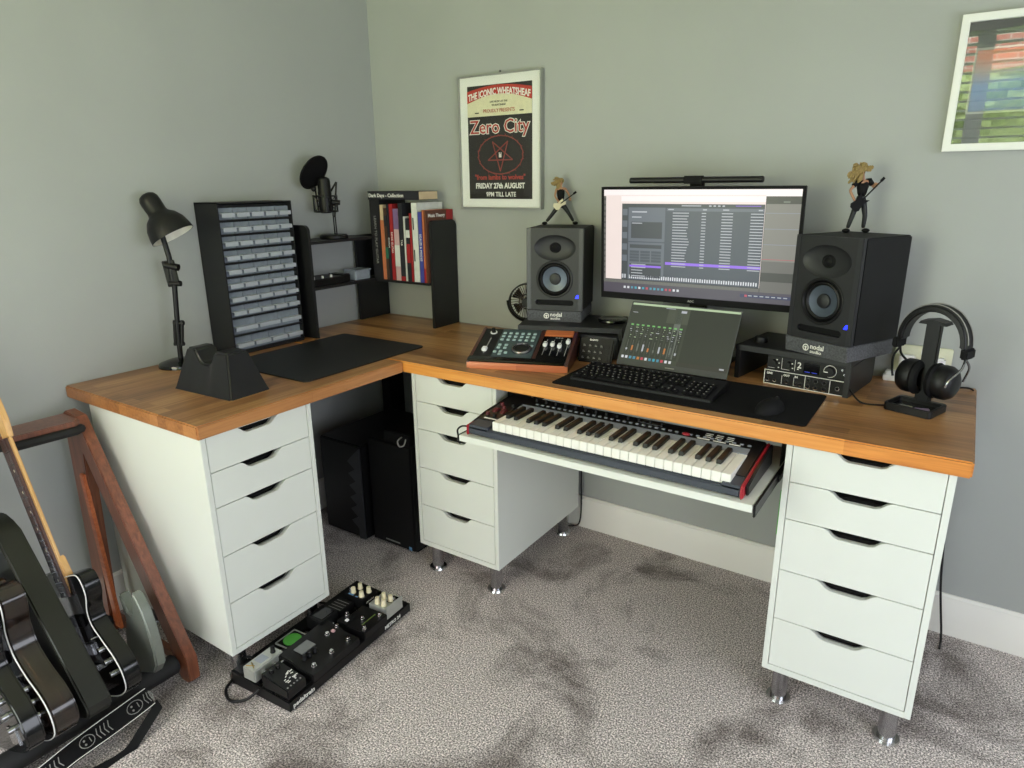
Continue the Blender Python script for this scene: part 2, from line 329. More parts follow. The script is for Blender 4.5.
# ------------------------------------------------------------------ the room
RX, RY, RZ = 4.2, -3.4, 2.6
struct('floor', G().box(-.1, RX+.1, RY-.1, .1, -.06, 0), 'carpet')
struct('wall_back', G().box(-.12, RX+.12, 0, .12, 0, RZ), 'wall')
struct('wall_left', G().box(-.12, 0, RY, 0, 0, RZ), 'wall')
struct('wall_right', G().box(RX, RX+.12, RY, 0, 0, RZ), 'wall')
struct('ceiling', G().box(-.12, RX+.12, RY-.12, .12, RZ, RZ+.1), 'ceil')
W1 = (1.72, 3.25, .95, 2.45); W2 = (.25, 1.60, .05, 2.45)
g = G().prism([(-.12, 0), (RX+.12, 0), (RX+.12, RZ), (-.12, RZ)], .15, F(0, RY, 0), holes=[[(a, c), (b, c), (b, d), (a, d)] for a, b, c, d in (W1, W2)])
struct('wall_front', g, 'wall')
g = G()
for a, b, c, d in (W1,):
    g.prism([(a, c), (b, c), (b, d), (a, d)], .05, F(0, RY-.05, 0), holes=[[(a+.05, c+.05), (b-.05, c+.05), (b-.05, d-.05), (a+.05, d-.05)]])
    g.box(2.225, 2.325, RY-.10, RY-.05, c, d)
    g.box(a-.04, b+.04, RY-.02, RY+.12, c-.04, c)
struct('window_1', g, 'frame_white')
g = G(); a, b, c, d = W2
g.prism([(a, c), (b, c), (b, d), (a, d)], .05, F(0, RY-.05, 0), holes=[[(a+.05, c+.05), (b-.05, c+.05), (b-.05, d-.05), (a+.05, d-.05)]])
g.box(a-.04, b+.04, RY-.02, RY+.10, c-.04, c)
struct('window_2', g, 'frame_white')
bl = thing('venetian_blind', 'white venetian blind hanging in the window that faces the desk', 'blind', (2.485, RY+.03, 2.42))
g = G()
for i in range(24): g.box(-.74, .74, -.024, .024, -.0015, .0015, Tm=T(0, 0, -.05-i*.058, 0, .18))
obj('slats', g, 'frame_white', bl)
obj('head_rail', G().box(-.75, .75, -.03, .03, -.03, .02, .003), 'frame_white', bl)
# outside the window
tag(obj('brick_house', G().box(-1, 7, -9.3, -9, 0, 7), 'brick'), 'red brick house wall seen reflected in the picture glass', 'house')
g = G(); tb = bmesh.new(); bmesh.ops.create_grid(tb, x_segments=90, y_segments=40, size=1); tb.transform(Matrix.Diagonal((4, 1.3, 1, 1)))
for v in tb.verts: v.co.z = .16*rnd.random()+.12*sin(v.co.x*5)*cos(v.co.y*4)
g.add(tb, T(3, -5.8, 1.15, 0, pi/2)); g.box(-1, 7, -6.4, -5.95, 0, 2.3)
tag(obj('garden_hedge', g, 'hedge'), 'bright green hedge seen reflected in the picture glass', 'hedge')
struct('ground', G().box(-6, 10, -14, RY-.3, -.3, -.1), mat('garden_lawn', '5d8a3a', .9, var=.3, scale=4))

def skirting(name, x0, x1, y0, y1, along):
    prof = [(0, 0), (.018, 0), (.018, .118), (.013, .128), (.013, .136), (.006, .1446), (0, .1446)]
    g = G()
    if along == 'x': g.prism(prof, x1-x0, Matrix(((0, 0, 1, x0), (-1, 0, 0, y0), (0, 1, 0, 0), (0, 0, 0, 1))))
    else: g.prism(prof, y1-y0, Matrix(((1, 0, 0, x0), (0, 0, 1, y0), (0, 1, 0, 0), (0, 0, 0, 1))))
    struct(name, g, 'skirt')
skirting('baseboard_back', .018, RX, 0, 0, 'x')
skirting('baseboard_left', 0, 0, RY, 0, 'y')

# ------------------------------------------------------------------ desk
def edged(o, f):
    for p in o.data.polygons:
        if f(p.normal): p.material_index = 1
    return o
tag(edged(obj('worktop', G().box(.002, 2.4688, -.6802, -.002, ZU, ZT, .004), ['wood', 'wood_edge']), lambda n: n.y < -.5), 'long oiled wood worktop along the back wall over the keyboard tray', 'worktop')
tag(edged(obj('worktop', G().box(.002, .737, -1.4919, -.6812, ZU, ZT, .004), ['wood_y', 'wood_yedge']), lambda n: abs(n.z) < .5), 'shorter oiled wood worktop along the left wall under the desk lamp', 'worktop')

UW, UD, UH, UL = .3779, .6059, .70, .1156
def drawer_front(w, h):
    n0, n1, dp = w*.275, w*.705, .023
    pts = [(0, 0), (w, 0), (w, h)]
    for i in range(13):
        t = i/12; x = n1+(n0-n1)*t; e = min(t, 1-t)/.24; e = min(1, e); pts.append((x, h-dp*(e*e*(3-2*e))))
    pts.append((0, h)); return pts
def make_unit():
    t = thing('drawer_unit', '', 'drawer unit')
    s = .016; g = G()
    g.box(-UW/2, -UW/2+s, 0, UD, UL, UL+UH, .001); g.box(UW/2-s, UW/2, 0, UD, UL, UL+UH, .001)
    g.box(-UW/2+s, UW/2-s, .0, UD-.002, UL, UL+.018); g.box(-UW/2+s, UW/2-s, .02, UD-.002, UL+UH-.012, UL+UH)
    g.box(-UW/2+s, UW/2-s, UD-.01, UD-.002, UL+.018, UL+UH-.012)
    obj('cabinet_body', g, 'white', t)
    z = UL+.0195; hs = [.155, .155, .155, .108, .108]; dw = UW-2*s-.003
    for h in hs:
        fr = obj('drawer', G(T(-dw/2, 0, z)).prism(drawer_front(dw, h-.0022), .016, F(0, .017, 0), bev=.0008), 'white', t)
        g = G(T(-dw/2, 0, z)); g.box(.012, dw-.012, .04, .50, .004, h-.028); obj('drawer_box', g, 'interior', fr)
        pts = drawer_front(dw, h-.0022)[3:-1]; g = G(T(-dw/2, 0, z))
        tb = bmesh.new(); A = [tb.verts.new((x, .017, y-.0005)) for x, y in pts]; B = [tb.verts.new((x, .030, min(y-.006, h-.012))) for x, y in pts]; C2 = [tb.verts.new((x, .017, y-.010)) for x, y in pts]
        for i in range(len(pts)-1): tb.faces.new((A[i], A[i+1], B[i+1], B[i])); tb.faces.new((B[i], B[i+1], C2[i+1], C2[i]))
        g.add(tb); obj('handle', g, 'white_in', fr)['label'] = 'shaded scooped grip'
        z += h
    for x in (-1, 1):
        for y in (.047, UD-.047):
            X = x*(UW/2-.047); g = G(); g.cyl((X, y, .006), (X, y, UL), .0225, n=28); g.cyl((X, y, UL-.004), (X, y, UL), .032, n=28)
            lg = obj('leg', g, 'chrome', t); obj('foot', G().cyl((X, y, 0), (X, y, .008), .036, .033, n=28, bev=.002), 'brightchrome', lg)
    return t
u = make_unit(); u.location = (.7564+UW/2, -.6632, 0); u['label'] = 'white five-drawer unit under the worktop corner, left of the keyboard tray'
c = copy_tree(u); c.location = (2.0643+UW/2, -.6632, 0); c['label'] = 'white five-drawer unit at the right end of the desk, right of the keyboard tray'
c = copy_tree(u); c.location = (.7268, -1.4812+UW/2, 0); c.rotation_euler = (0, 0, pi/2); c['label'] = 'white five-drawer unit beside the guitar stand, behind the pedalboard'
for o in (u, c): o['group'] = 'white drawer units'
for o in bpy.data.objects:
    if o.name.startswith('drawer_unit'): o['group'] = 'white drawer units'
tag(obj('desk_post', G().box(.095, .148, -.16, -.06, 0, ZU, .002), 'blackm'), 'black square desk leg in the corner behind the computers', 'desk leg')

# keyboard tray
t = thing('keyboard_tray', 'white pull-out shelf carrying the piano keyboard under the worktop', 'tray', (1.59, -.65, .70))
obj('shelf', G().box(-.445, .453, -.232, .20, 0, .020, .001), 'white', t)
for x in (-.4455, .456):
    g = G(); s = 1 if x > 0 else -1
    g.box(x-.001*s, x+.0045*s, -.232, .25, -.012, .022, .002)
    g.box(x+.004*s, x+.009*s, -.005, .40, -.006, .018, .002)
    obj('slide_rail', g, 'black', t)
for x in (-.4505, .4515): obj('bracket', G().box(x-.001, x+.001, .05, .2, .02, .1155), 'black', t)

# ------------------------------------------------------------------ piano keyboard (49 keys)
kb = thing('piano_keyboard', '49-key piano keyboard with red end cheeks on the pull-out shelf', 'keyboard', (1.5875, -.863, .7205))
KW = .853; x0 = -KW/2; ins = .008
prof = [(0, 0), (.0, .030), (.006, .036), (.006, .0)]
g = G()     # body: long chassis below and behind the keys
g.box(x0+ins, -x0-ins, .004, .25, .002, .028, .002)
g.box(x0+ins, -x0-ins, -.002, .012, .004, .026, .003)
g.prism([(.001, .004), (.001, .034), (.135, .046), (.25, .062), (.25, .004)], .072, Matrix(((0, 0, 1, x0+ins), (1, 0, 0, 0), (0, 1, 0, 0), (0, 0, 0, 1))), bev=.002)
g.prism([(.001, .004), (.001, .034), (.135, .046), (.25, .062), (.25, .004)], .048, Matrix(((0, 0, 1, -x0-ins-.048), (1, 0, 0, 0), (0, 1, 0, 0), (0, 0, 0, 1))), bev=.002)
obj('chassis', g, 'synth', kb)
g = G(); PM = Matrix(((0, 0, 1, x0+ins+.003), (1, 0, 0, 0), (0, 1, 0, 0), (0, 0, 0, 1)))
g.prism([(.188, .03), (.188, .0585), (.25, .066), (.25, .03)], KW-2*ins-.006, PM, bev=.002)
g.prism([(.05, .03), (.05, .0405), (.188, .0585), (.188, .03)], .066, PM); PM2 = PM.copy(); PM2[0][3] = -x0-ins-.045
g.prism([(.05, .03), (.05, .0405), (.188, .0585), (.188, .03)], .042, PM2)
obj('control_panel', g, 'synthb', kb)
obj('rear_strip', G().prism([(.155, .03), (.155, .0575), (.19, .060), (.19, .03)], .726, Matrix(((0, 0, 1, x0+.089), (1, 0, 0, 0), (0, 1, 0, 0), (0, 0, 0, 1)))), 'synthl', kb)
for sx in (-1, 1):
    X = x0 if sx < 0 else -x0-ins
    g = G(); g.prism([(-.003, .0), (-.003, .030), (.004, .037), (.13, .050), (.25, .0655), (.255, .062), (.255, .0)] if sx > 0 else [(-.003, .0), (-.003, .032), (.02, .034), (.10, .030), (.255, .030), (.255, .0)], ins, Matrix(((0, 0, 1, X), (1, 0, 0, 0), (0, 1, 0, 0), (0, 0, 0, 1))), bev=.003)
    obj('end_cheek', g, 'synthr', kb)
    X2 = x0-.002 if sx < 0 else -x0
    obj('side_cap', G().prism([(.02, .004), (.012, .030), (.10, .048), (.25, .062), (.255, .004)], .008, Matrix(((0, 0, 1, X2), (1, 0, 0, 0), (0, 1, 0, 0), (0, 0, 0, 1))), bev=.002), 'synthb', kb)
NW = 29; kx0 = x0+.093; kw = .725/NW; ztop = .0555
wk = obj('white_key', G().box(.0005, kw-.0005, 0, .150, -.008, .020, .0012), 'keyw', kb); wk.location = (kx0, .008, ztop-.020)
bk = obj('black_key', G().prism([(0, 0), (0.004, .011), (.098, .012), (.098, 0)], .0148, Matrix(((0, 0, 1, -.0074), (1, 0, 0, 0), (0, 1, 0, 0), (0, 0, 0, 1))), bev=.0014), 'keyb', kb)
first = True; bfirst = True
for i in range(NW):
    k = wk if first else wk.copy()
    if not first: COL.objects.link(k)
    k.location = (kx0+i*kw, .008, ztop-.020); first = False
    if i % 7 in (0, 1, 3, 4, 5) and i < 28:
        b = bk if bfirst else bk.copy()
        if not bfirst: COL.objects.link(b)
        off = {0: -.002, 1: .002, 3: -.003, 4: 0, 5: .003}[i % 7]
        b.location = (kx0+(i+1)*kw+off, .057, ztop); bfirst = False
# controls
def slope(y): return .0585+(y-.188)*.121 if y >= .188 else .0385+(y-.03)*.1266
g = G()
for i in range(34): g.box(-.30+i*.0205, -.30+i*.0205+.010, .205, .212, slope(.205)-.001, slope(.205)+.003, .0008)
obj('button_row', g, 'synthl', kb)
for i in range(13): xx = -.31+i*.036; obj('knob', G().cyl((xx, .230, slope(.23)-.001), (xx, .230, slope(.23)+.009), .0055, .0045, n=12), 'black', kb)
for xx in (-.395, -.365): obj('control_wheel', G().cyl((xx-.008, .12, slope(.12)-.012), (xx+.008, .12, slope(.12)-.012), .020, n=28, bev=.002), 'synthd', kb)
for i, (xx, yy) in enumerate(((-.405, .085), (-.375, .08), (-.40, .16), (-.36, .165), (-.38, .14))): obj('control_knob', G().cyl((xx, yy, slope(yy)-.001), (xx, yy, slope(yy)+.008), .007, .006, n=16), 'black' if i % 2 else 'synthd', kb)
obj('red_button', G().sphere((.205, .205, slope(.205)+.001), .010, (1.2, .8, .5)), 'synthr', kb)
obj('display', G().box(.05, .13, .217, .240, slope(.22), slope(.24)+.002, .001), 'blackg', kb)
g = G()
for a, b_ in ((.24, .275), (.285, .32), (.33, .36)): g.box(a, b_, .196, .201, slope(.2)-.001, slope(.2)+.0012)
for i in range(9): g.box(.255+(i % 3)*.03, .275+(i % 3)*.03, .212+(i//3)*.010, .2145+(i//3)*.010, slope(.212+(i//3)*.010)-.001, slope(.2145+(i//3)*.010)+.0008)
g.box(-.40, -.355, .058, .063, slope(.06)-.001, slope(.063)+.0008)
obj('panel_print', g, 'inkw', kb)
tag(obj('keyboard_cable', G().tube(smooth_path([(1.155, -.835, .735), (1.130, -.845, .735), (1.115, -.850, .722), (1.112, -.845, .700), (1.08, -.80, .66), (1.06, -.69, .64)]), .003), 'black'), 'short black cable curling out beside the left end of the piano keyboard', 'cable')

# ------------------------------------------------------------------ wall things
po = thing('framed_poster', 'white framed black and red gig poster hanging on the back wall', 'poster', (.717, -.002, 1.369))
PW, PH = .409, .525
g = G().prism([(-PW/2, 0), (PW/2, 0), (PW/2, PH), (-PW/2, PH)], .024, F(0, 0, 0), holes=[[(-PW/2+.006, .006), (PW/2-.006, .006), (PW/2-.006, PH-.006), (-PW/2+.006, PH-.006)]])
obj('frame', g, 'frame_silver', po)
g = G().box(-PW/2+.006, PW/2-.006, -.012, 0, .006, PH-.006); obj('mount_board', g, 'frame_white', po)
a0, a1, b0, b1 = -.160, .157, .040, .485
pr = obj('print', G().box(a0, a1, -.0135, -.0121, b0, b1), 'ink', po)
yy = -.0137; H_ = b1-b0; cx = (a0+a1)/2
g = G()
band = [(a0, b1-.118), (a1, b1-.118), (a1, b1-.055)]+[(a1+(a0-a1)*i/16, b1-.055+.028*sin(pi*i/16)) for i in range(1, 16)]+[(a0, b1-.055)]
g.prism(band, .0004, F(0, yy, 0)); obj('print_cream_band', g, 'cream', pr)
g = G(); arc = [(a1+(a0-a1)*i/16, b1-.066+.030*sin(pi*i/16)) for i in range(17)]; arc2 = [(a0+(a1-a0)*i/16, b1-.014-.006+.018*sin(pi*i/16)) for i in range(17)]
g.prism(arc+arc2, .0006, F(0, yy-.0003, 0)); obj('print_red_arc', g, 'red', pr)
def arcw(x, y): return x, y+.028*cos(x/(a1-a0)*pi*1.0)
g = G()
def ptxt(n, m, *a, **k): obj(n, G().text(*a, **k), m, pr)
ptxt('print_headline', 'inkw', 'THE ICONIC WHEATSHEAF', .031, F(cx, yy-.0012, b1-.060), warp=lambda x, y: (x, y*1.15+.024*cos(x*9.0)-.002), sx=.80, bold=.0009)
ptxt('print_lettering', 'inkw', 'Zero City', .074, F(cx, yy-.0012, b1-.184), sx=.98, bold=.0034)
ptxt('print_lettering', 'inkw', 'FRIDAY 27th AUGUST', .030, F(cx, yy-.0012, b0+.043), sx=.86, bold=.0010)
ptxt('print_lettering', 'inkw', '9PM TILL LATE', .026, F(cx+.005, yy-.0012, b0+.010), sx=.9, bold=.0005)
ptxt('print_band_name', 'inkr', 'Zero City', .074, F(cx, yy-.0022, b1-.184), sx=.98, bold=.0004)
ptxt('print_lettering', 'inkr', 'PROUDLY PRESENTS', .020, F(cx, yy-.0012, b1-.105), sx=.85)
ptxt('print_lettering', 'inkr', '"from lambs to wolves"', .0285, F(cx, yy-.0012, b0+.078), sx=.94, bold=.0006)
g = G(); g.text('LIVE MUSIC AT THE', .010, F(cx, yy-.0012, b1-.068)); g.text('WHEATSHEAF', .011, F(cx, yy-.0012, b1-.081))
for q in (-.11, .11): g.box(cx+q-.010, cx+q+.010, yy-.0010, yy, b1-.106, b1-.102)
obj('print_small_lettering', g, 'ink', pr)
g = G(); pc = (cx+.004, b0+.175); R = .068
tr = [Vector((pc[0]+R*cos(2*pi*i/40)*1.62*(1+.02*(i % 2)), yy-.0008, pc[1]+R*sin(2*pi*i/40)*1.12*(1-.02*(i % 2)))) for i in range(40)]
g.tube(tr, .0022, 6, closed=True)
for i in range(20): a = 2*pi*i/20; g.cyl((pc[0]+R*1.56*cos(a), yy-.0008, pc[1]+R*1.06*sin(a)), (pc[0]+R*1.72*cos(a+.1), yy-.0008, pc[1]+R*1.22*sin(a+.1)), .0012, n=5)
st = [(pc[0]+R*.95*sin(2*pi*k*2/5+pi), yy-.0008, pc[1]-R*.95*-cos(2*pi*k*2/5+pi)*1.0) for k in range(5)]
for k in range(5): g.cyl(st[k], st[(k+1) % 5], .0024, n=6)
obj('print_pentagram', g, 'redglow', pr)
obj('print_centre_hand', G().box(pc[0]-.006, pc[0]+.006, yy-.0018, yy, pc[1]-.010, pc[1]+.004).box(pc[0]-.006, pc[0]-.003, yy-.0018, yy, pc[1], pc[1]+.010).box(pc[0]+.003, pc[0]+.006, yy-.0018, yy, pc[1], pc[1]+.010), 'inkw', pr)
obj('glazing', G().box(-PW/2+.006, PW/2-.006, -.0205, -.019, .006, PH-.006), 'acrylic', po)
obj('hook', G().box(-.003, .003, -.006, 0, PH-.002, PH+.012, .001), 'steel', po)

pi_ = thing('framed_picture', 'white framed picture with reflecting glass high on the back wall at right', 'picture', (2.275, -.002, 1.547))
g = G().prism([(0, 0), (.56, 0), (.56, .355), (0, .355)], .026, F(0, 0, 0), holes=[[(.020, .020), (.54, .020), (.54, .335), (.020, .335)]], bev=.002); obj('frame', g, 'frame_white', pi_)
obj('mount_board', G().box(.02, .54, -.010, -.002, .02, .335), mat('dark_mount', '26282a', .7), pi_)
def print_mat():
    m, nt, b = _new('seascape_print'); N = nt.nodes; L = nt.links
    tc = N.new('ShaderNodeTexCoord'); sp = N.new('ShaderNodeSeparateXYZ'); L.new(tc.outputs['Object'], sp.inputs[0])
    no = N.new('ShaderNodeTexNoise'); no.inputs['Scale'].default_value = 9; L.new(tc.outputs['Object'], no.inputs[0])
    a = N.new('ShaderNodeMath'); a.operation = 'MULTIPLY_ADD'; a.inputs[1].default_value = .08; L.new(no.outputs[0], a.inputs[0]); L.new(sp.outputs['Z'], a.inputs[2])
    mr = N.new('ShaderNodeMapRange'); mr.inputs[1].default_value = .13; mr.inputs[2].default_value = .30; L.new(a.outputs[0], mr.inputs[0])
    r = ramp(nt, [(0, '4a668c'), (.45, '5c86b8'), (.7, '9d8f8a'), (.95, 'c2714a')]); L.new(mr.outputs[0], r.inputs[0]); L.new(r.outputs[0], b.inputs[0]); return m
obj('print', G().box(.048, .50, -.0115, -.0101, .105, .262), print_mat(), pi_)
g = G().prism([(.042, .099), (.506, .099), (.506, .268), (.042, .268)], .004, F(0, -.0101, 0), holes=[[(.047, .104), (.501, .104), (.501, .263), (.047, .263)]]); obj('inner_border', g, 'frame_silver', pi_)
obj('glazing', G().box(.02, .54, -.0165, -.015, .02, .335), 'glass', pi_)

so = thing('wall_socket', 'cream double wall socket behind the headphones', 'socket', (2.315, -.001, .925))
obj('face_plate', G().box(-.078, .078, -.014, 0, -.045, .045, .003), 'sockets', so)
for x in (-.04, .04):
    obj('plug', G().box(x-.022, x+.022, -.045, -.014, -.03, .018, .005), 'knobwhite', so)
obj('switch', G().box(-.006, .006, -.018, -.013, .02, .034, .001), 'knobwhite', so)
tag(obj('power_adapter', G().box(2.215, 2.262, -.05, -.006, ZT, ZT+.018, .003).box(2.22, 2.25, -.045, -.01, ZT+.018, ZT+.03, .003), 'knobwhite'), 'small white power adapter lying on the worktop behind the headphones', 'adapter')
tag(obj('folder', G().box(2.047, 2.056, -.58, -.16, .50, .64, .002), 'greenp'), 'bright green plastic folder hanging on the side of the right drawer unit', 'folder')

# ------------------------------------------------------------------ left worktop things
lm = thing('desk_lamp', 'black jointed desk lamp with white-lined shade on the left worktop by the wall', 'lamp', (.088, -1.140, ZT))
obj('base', G().lathe([(0, .028), (.02, .028), (.045, .022), (.072, .012), (.075, .004), (.075, 0), (0, 0)], n=40), 'blackg', lm)
P = lambda x, y, z: (x-.088, y+1.140, z-ZT)
obj('lower_arm', G().tube([P(.088, -1.140, .875), P(.094, -1.137, .99), P(.104, -1.130, 1.145)], .009, 12), 'black', lm)
g = G(); d1 = (.012, .006)
for a, b, zz in ((P(.080, -1.146, .93), P(.088, -1.141, 1.02), .008), (P(.100, -1.133, .93), P(.110, -1.126, 1.02), .008)): g.cyl(a, b, .006, n=10)
g.cyl(P(.076, -1.148, .935), P(.106, -1.128, .935), .007, n=10); g.cyl(P(.084, -1.144, 1.01), P(.114, -1.122, 1.01), .007, n=10)
obj('lower_joint', g, 'black', lm)
g = G(); g.box(-.022, .022, -.004, .004, -.045, .045, .002, Tm=T(.012, .006, 1.185-ZT, .5, 0, -.12)); g.cyl(P(.085, -1.142, 1.215), P(.125, -1.118, 1.205), .012, n=12); g.cyl(P(.090, -1.138, 1.15), P(.124, -1.118, 1.15), .010, n=12)
obj('upper_joint', g, 'black', lm)
obj('upper_arm', G().tube([P(.100, -1.132, 1.16), P(.100, -1.132, 1.24), P(.088, -1.140, 1.33)], .009, 12), 'black', lm)
ax = Vector((.39, .25, -.87)).normalized(); tip = Vector(P(.060, -1.158, 1.450)); q = ax.to_track_quat('Z', 'Y').to_matrix().to_4x4(); HM = Matrix.Translation(tip) @ q @ Matrix.Scale(.93, 4)
hp_ = [(0, 0), (.016, .001), (.028, .008), (.034, .020), (.035, .034), (.034, .070), (.037, .080), (.055, .095), (.070, .120), (.077, .150), (.079, .168)]
hd = obj('shade', G().lathe(hp_+[(.077, .168), (.075, .150), (.068, .121), (.053, .097), (.034, .083)], HM, n=40), 'black', lm)
obj('reflector', G().lathe([(.0765, .1678), (.0745, .150), (.0675, .122), (.052, .098), (.02, .092), (0, .092)], HM, n=40), 'shade_in', hd)
obj('bulb', G().sphere((0, 0, .125), .024, Tm=HM), 'knobwhite', hd)
tag(obj('lamp_cord', G().tube(smooth_path([(.05, -1.10, ZT+.006), (.02, -1.06, ZT+.004), (.012, -.98, ZT+.004), (.014, -.95, ZT+.004)]), .003), 'black'), 'thin black cord lying behind the desk lamp along the wall', 'cable')

# neck cradle block
g = G()
def cradle():
    tb = bmesh.new(); W0, D0, W1_, D1, H = .272, .140, .196, .074, .132; n = 24; top = []
    def row(y, w, zf):
        return [(-w/2+w*i/n, y, zf(-w/2+w*i/n)) for i in range(n+1)]
    def zf(x):
        a = abs(x+.012); r = .036
        return H if a > r+.010 else (H-.044+ (.044)*(max(0, (a-.012)/(r-.002)))**2.2 if a > .012 else H-.044)
    F1 = [tb.verts.new((x, -D1/2, min(z, H))) for x, y, z in row(0, W1_, zf)]; F2 = [tb.verts.new((x, D1/2, min(z, H))) for x, y, z in row(0, W1_, zf)]
    B1 = [tb.verts.new((-W0/2+W0*i/n, -D0/2, .008)) for i in range(n+1)]; B2 = [tb.verts.new((-W0/2+W0*i/n, D0/2, .008)) for i in range(n+1)]
    C1 = [tb.verts.new((-W0/2-.004+(W0+.008)*i/n, -D0/2-.004, .0)) for i in range(n+1)]; C2 = [tb.verts.new((-W0/2-.004+(W0+.008)*i/n, D0/2+.004, .0)) for i in range(n+1)]
    for i in range(n):
        tb.faces.new((B1[i], B1[i+1], F1[i+1], F1[i])); tb.faces.new((F1[i], F1[i+1], F2[i+1], F2[i])); tb.faces.new((F2[i], F2[i+1], B2[i+1], B2[i]))
        tb.faces.new((C1[i], C1[i+1], B1[i+1], B1[i])); tb.faces.new((B2[i], B2[i+1], C2[i+1], C2[i]))
    for i in (0, n): tb.faces.new((B1[i], F1[i], F2[i], B2[i])); tb.faces.new((C1[i], B1[i], B2[i], C2[i]))
    bmesh.ops.recalc_face_normals(tb, faces=tb.faces)
    ee = [e for e in tb.edges if len(e.link_faces) == 2 and e.calc_face_angle(0) > .6 and not (e.verts[0].co.z < .001 and e.verts[1].co.z < .001)]
    bmesh.ops.bevel(tb, geom=ee, offset=.006, segments=3, affect='EDGES', clamp_overlap=True)
    return tb
o = tag(obj('neck_rest', G().add(cradle(), T(0, .07, 0)), 'rubber'), 'dark rubber guitar neck rest with a U-shaped notch on the left worktop', 'neck rest')
o.location = (.4777, -1.3069, ZT); o.rotation_euler = (0, 0, .047)

# leather pad
dp = tag(obj('desk_pad', G().prism(rrect(.20, .657, -1.056, -.466, .022), .0045, T(0, 0, ZT), bev=.001), 'leather'), 'large smooth black desk pad on the left worktop', 'desk pad')
# small-parts cabinet
cb = thing('parts_cabinet', 'tall black small-parts cabinet with clear plastic drawers against the left wall', 'cabinet', (.004, -.792, ZT))
CW, CD, CH = .325, .138, .560
g = G(); t_ = .005
g.box(0, CD, -CW/2, -CW/2+t_, .004, CH, .001); g.box(0, CD, CW/2-t_, CW/2, .004, CH, .001); g.box(0, CD, -CW/2, CW/2, CH-t_, CH, .001); g.box(0, CD, -CW/2, CW/2, .0, .012, .001); g.box(0, .004, -CW/2, CW/2, 0, CH)
g.box(.004, CD-.03, -CW/2+t_, CW/2-t_, .01, CH-.01)
rows = [(4, .062), (3, .066)]+[(5, .0505)]*8
z = .014; zs = []
for n_, h in rows: zs.append((z, n_, h)); z += h
k = (CH-.010-.014)/(z-.014)
for z_, n_, h in zs: g.box(CD-.03, CD-.001, -CW/2+t_, CW/2-t_, .014+(z_-.014)*k-.004, .014+(z_-.014)*k)
obj('cabinet_body', g, 'laminate', cb)
for z_, n_, h in zs:
    zz = .014+(z_-.014)*k; hh = h*k-.0055; ww = (CW-2*t_-.004)/n_
    for i in range(n_):
        ya = -CW/2+t_+.002+i*ww
        g = G(T(0, ya, zz)); g.box(CD-.030, CD-.026+.012, .0008, ww-.0008, 0, hh-.004, .001)
        dr = obj('drawer', g, 'plastic_clear', cb)
        g = G(T(0, ya, zz)); g.box(CD-.014, CD+.008, .005, ww-.005, hh*.46, hh*.46+.003, .0008); g.box(CD+.005, CD+.008, .005, ww-.005, hh*.46-.012, hh*.46+.002, .0008)
        obj('handle', g, 'plastic_label', dr)
        if rnd.random() < .55: obj('contents', G(T(0, ya, zz)).sphere((CD-.02, ww*(.3+.4*rnd.random()), hh*.22), .0085, (.8, 1.6, .8), n=8), 'gold' if rnd.random() < .3 else 'dirt', dr)

# corner shelf
sh = thing('desktop_shelf', 'black L-shaped desktop bookshelf standing in the corner of the worktops', 'shelf', (0, 0, ZT))
def panel(x0, x1, z0, z1, r):
    pts = [(x0, z0), (x1, z0)]
    for i in range(7): a = radians(90*i/6); pts.append((x1-r+r*cos(a), z1-r+r*sin(a)))
    pts.append((x0, z1)); return pts
obj('side_panel', G().prism(panel(.004, .172, 0, 1.318-ZT, .025), .015, F(0, -.575, 0), bev=.001), 'laminate', sh)
Mx = Matrix(((0, 0, 1, .452), (-1, 0, 0, 0), (0, 1, 0, 0), (0, 0, 0, 1)))
obj('side_panel', G().prism([(.004, 0), (.176, 0), (.176, 1.302-ZT), (.172, 1.316-ZT), (.16, 1.322-ZT), (.03, 1.322-ZT), (.012, 1.314-ZT), (.004, 1.30-ZT)], .015, Mx, bev=.001), 'laminate', sh)
obj('middle_panel', G().box(.018, .032, -.200, -.004, 0, 1.25-ZT, .001), 'laminate', sh)
obj('shelf_board', G().box(.004, .145, -.575, -.201, 1.238-ZT, 1.250-ZT, .001), 'laminate', sh)['label'] = 'upper shelf board'
obj('shelf_board', G().box(.004, .145, -.575, -.201, 1.050-ZT, 1.062-ZT, .001), 'laminate', sh)['label'] = 'lower shelf board'
obj('shelf_board', G().box(.032, .452, -.185, -.004, 1.046-ZT, 1.058-ZT, .001), 'laminate', sh)['label'] = 'book shelf board'

# books
def book(x0, w, z1, mcov, label, ztxt=None, txtcol=None, size=.02, depth=.17, yf=-.188, bands=()):
    t = thing('book', label, 'book', (x0+w/2, yf, 1.0582), 0, 'books on the corner shelf'); h = z1-1.0582; c = .0016
    g = G(); g.box(-w/2, -w/2+c, 0, depth, 0, h); g.box(w/2-c, w/2, 0, depth, 0, h); g.box(-w/2, w/2, 0, c, 0, h, .0006)
    cv = obj('cover', g, mcov, t)
    obj('pages', G().box(-w/2+c, w/2-c, c, depth-.004, .003, h-.004), 'paper', t)
    for bz0, bz1, bm in bands: obj('spine_band', G().box(-w/2-.0002, w/2+.0002, -.0004, 0, bz0*h, bz1*h), bm, cv)
    if ztxt:
        Mt = Matrix.Translation((0, -.0006, h*.5)) @ FRONT @ Matrix.Rotation(-pi/2, 4, 'Z') @ Matrix.Translation((0, -size*.35, 0))
        obj('spine_title', G().text(ztxt, size, Mt), txtcol, cv)
    return t
C_ = lambda n, c: M.setdefault(n, mat(n, c, .5, var=.25, scale=25))
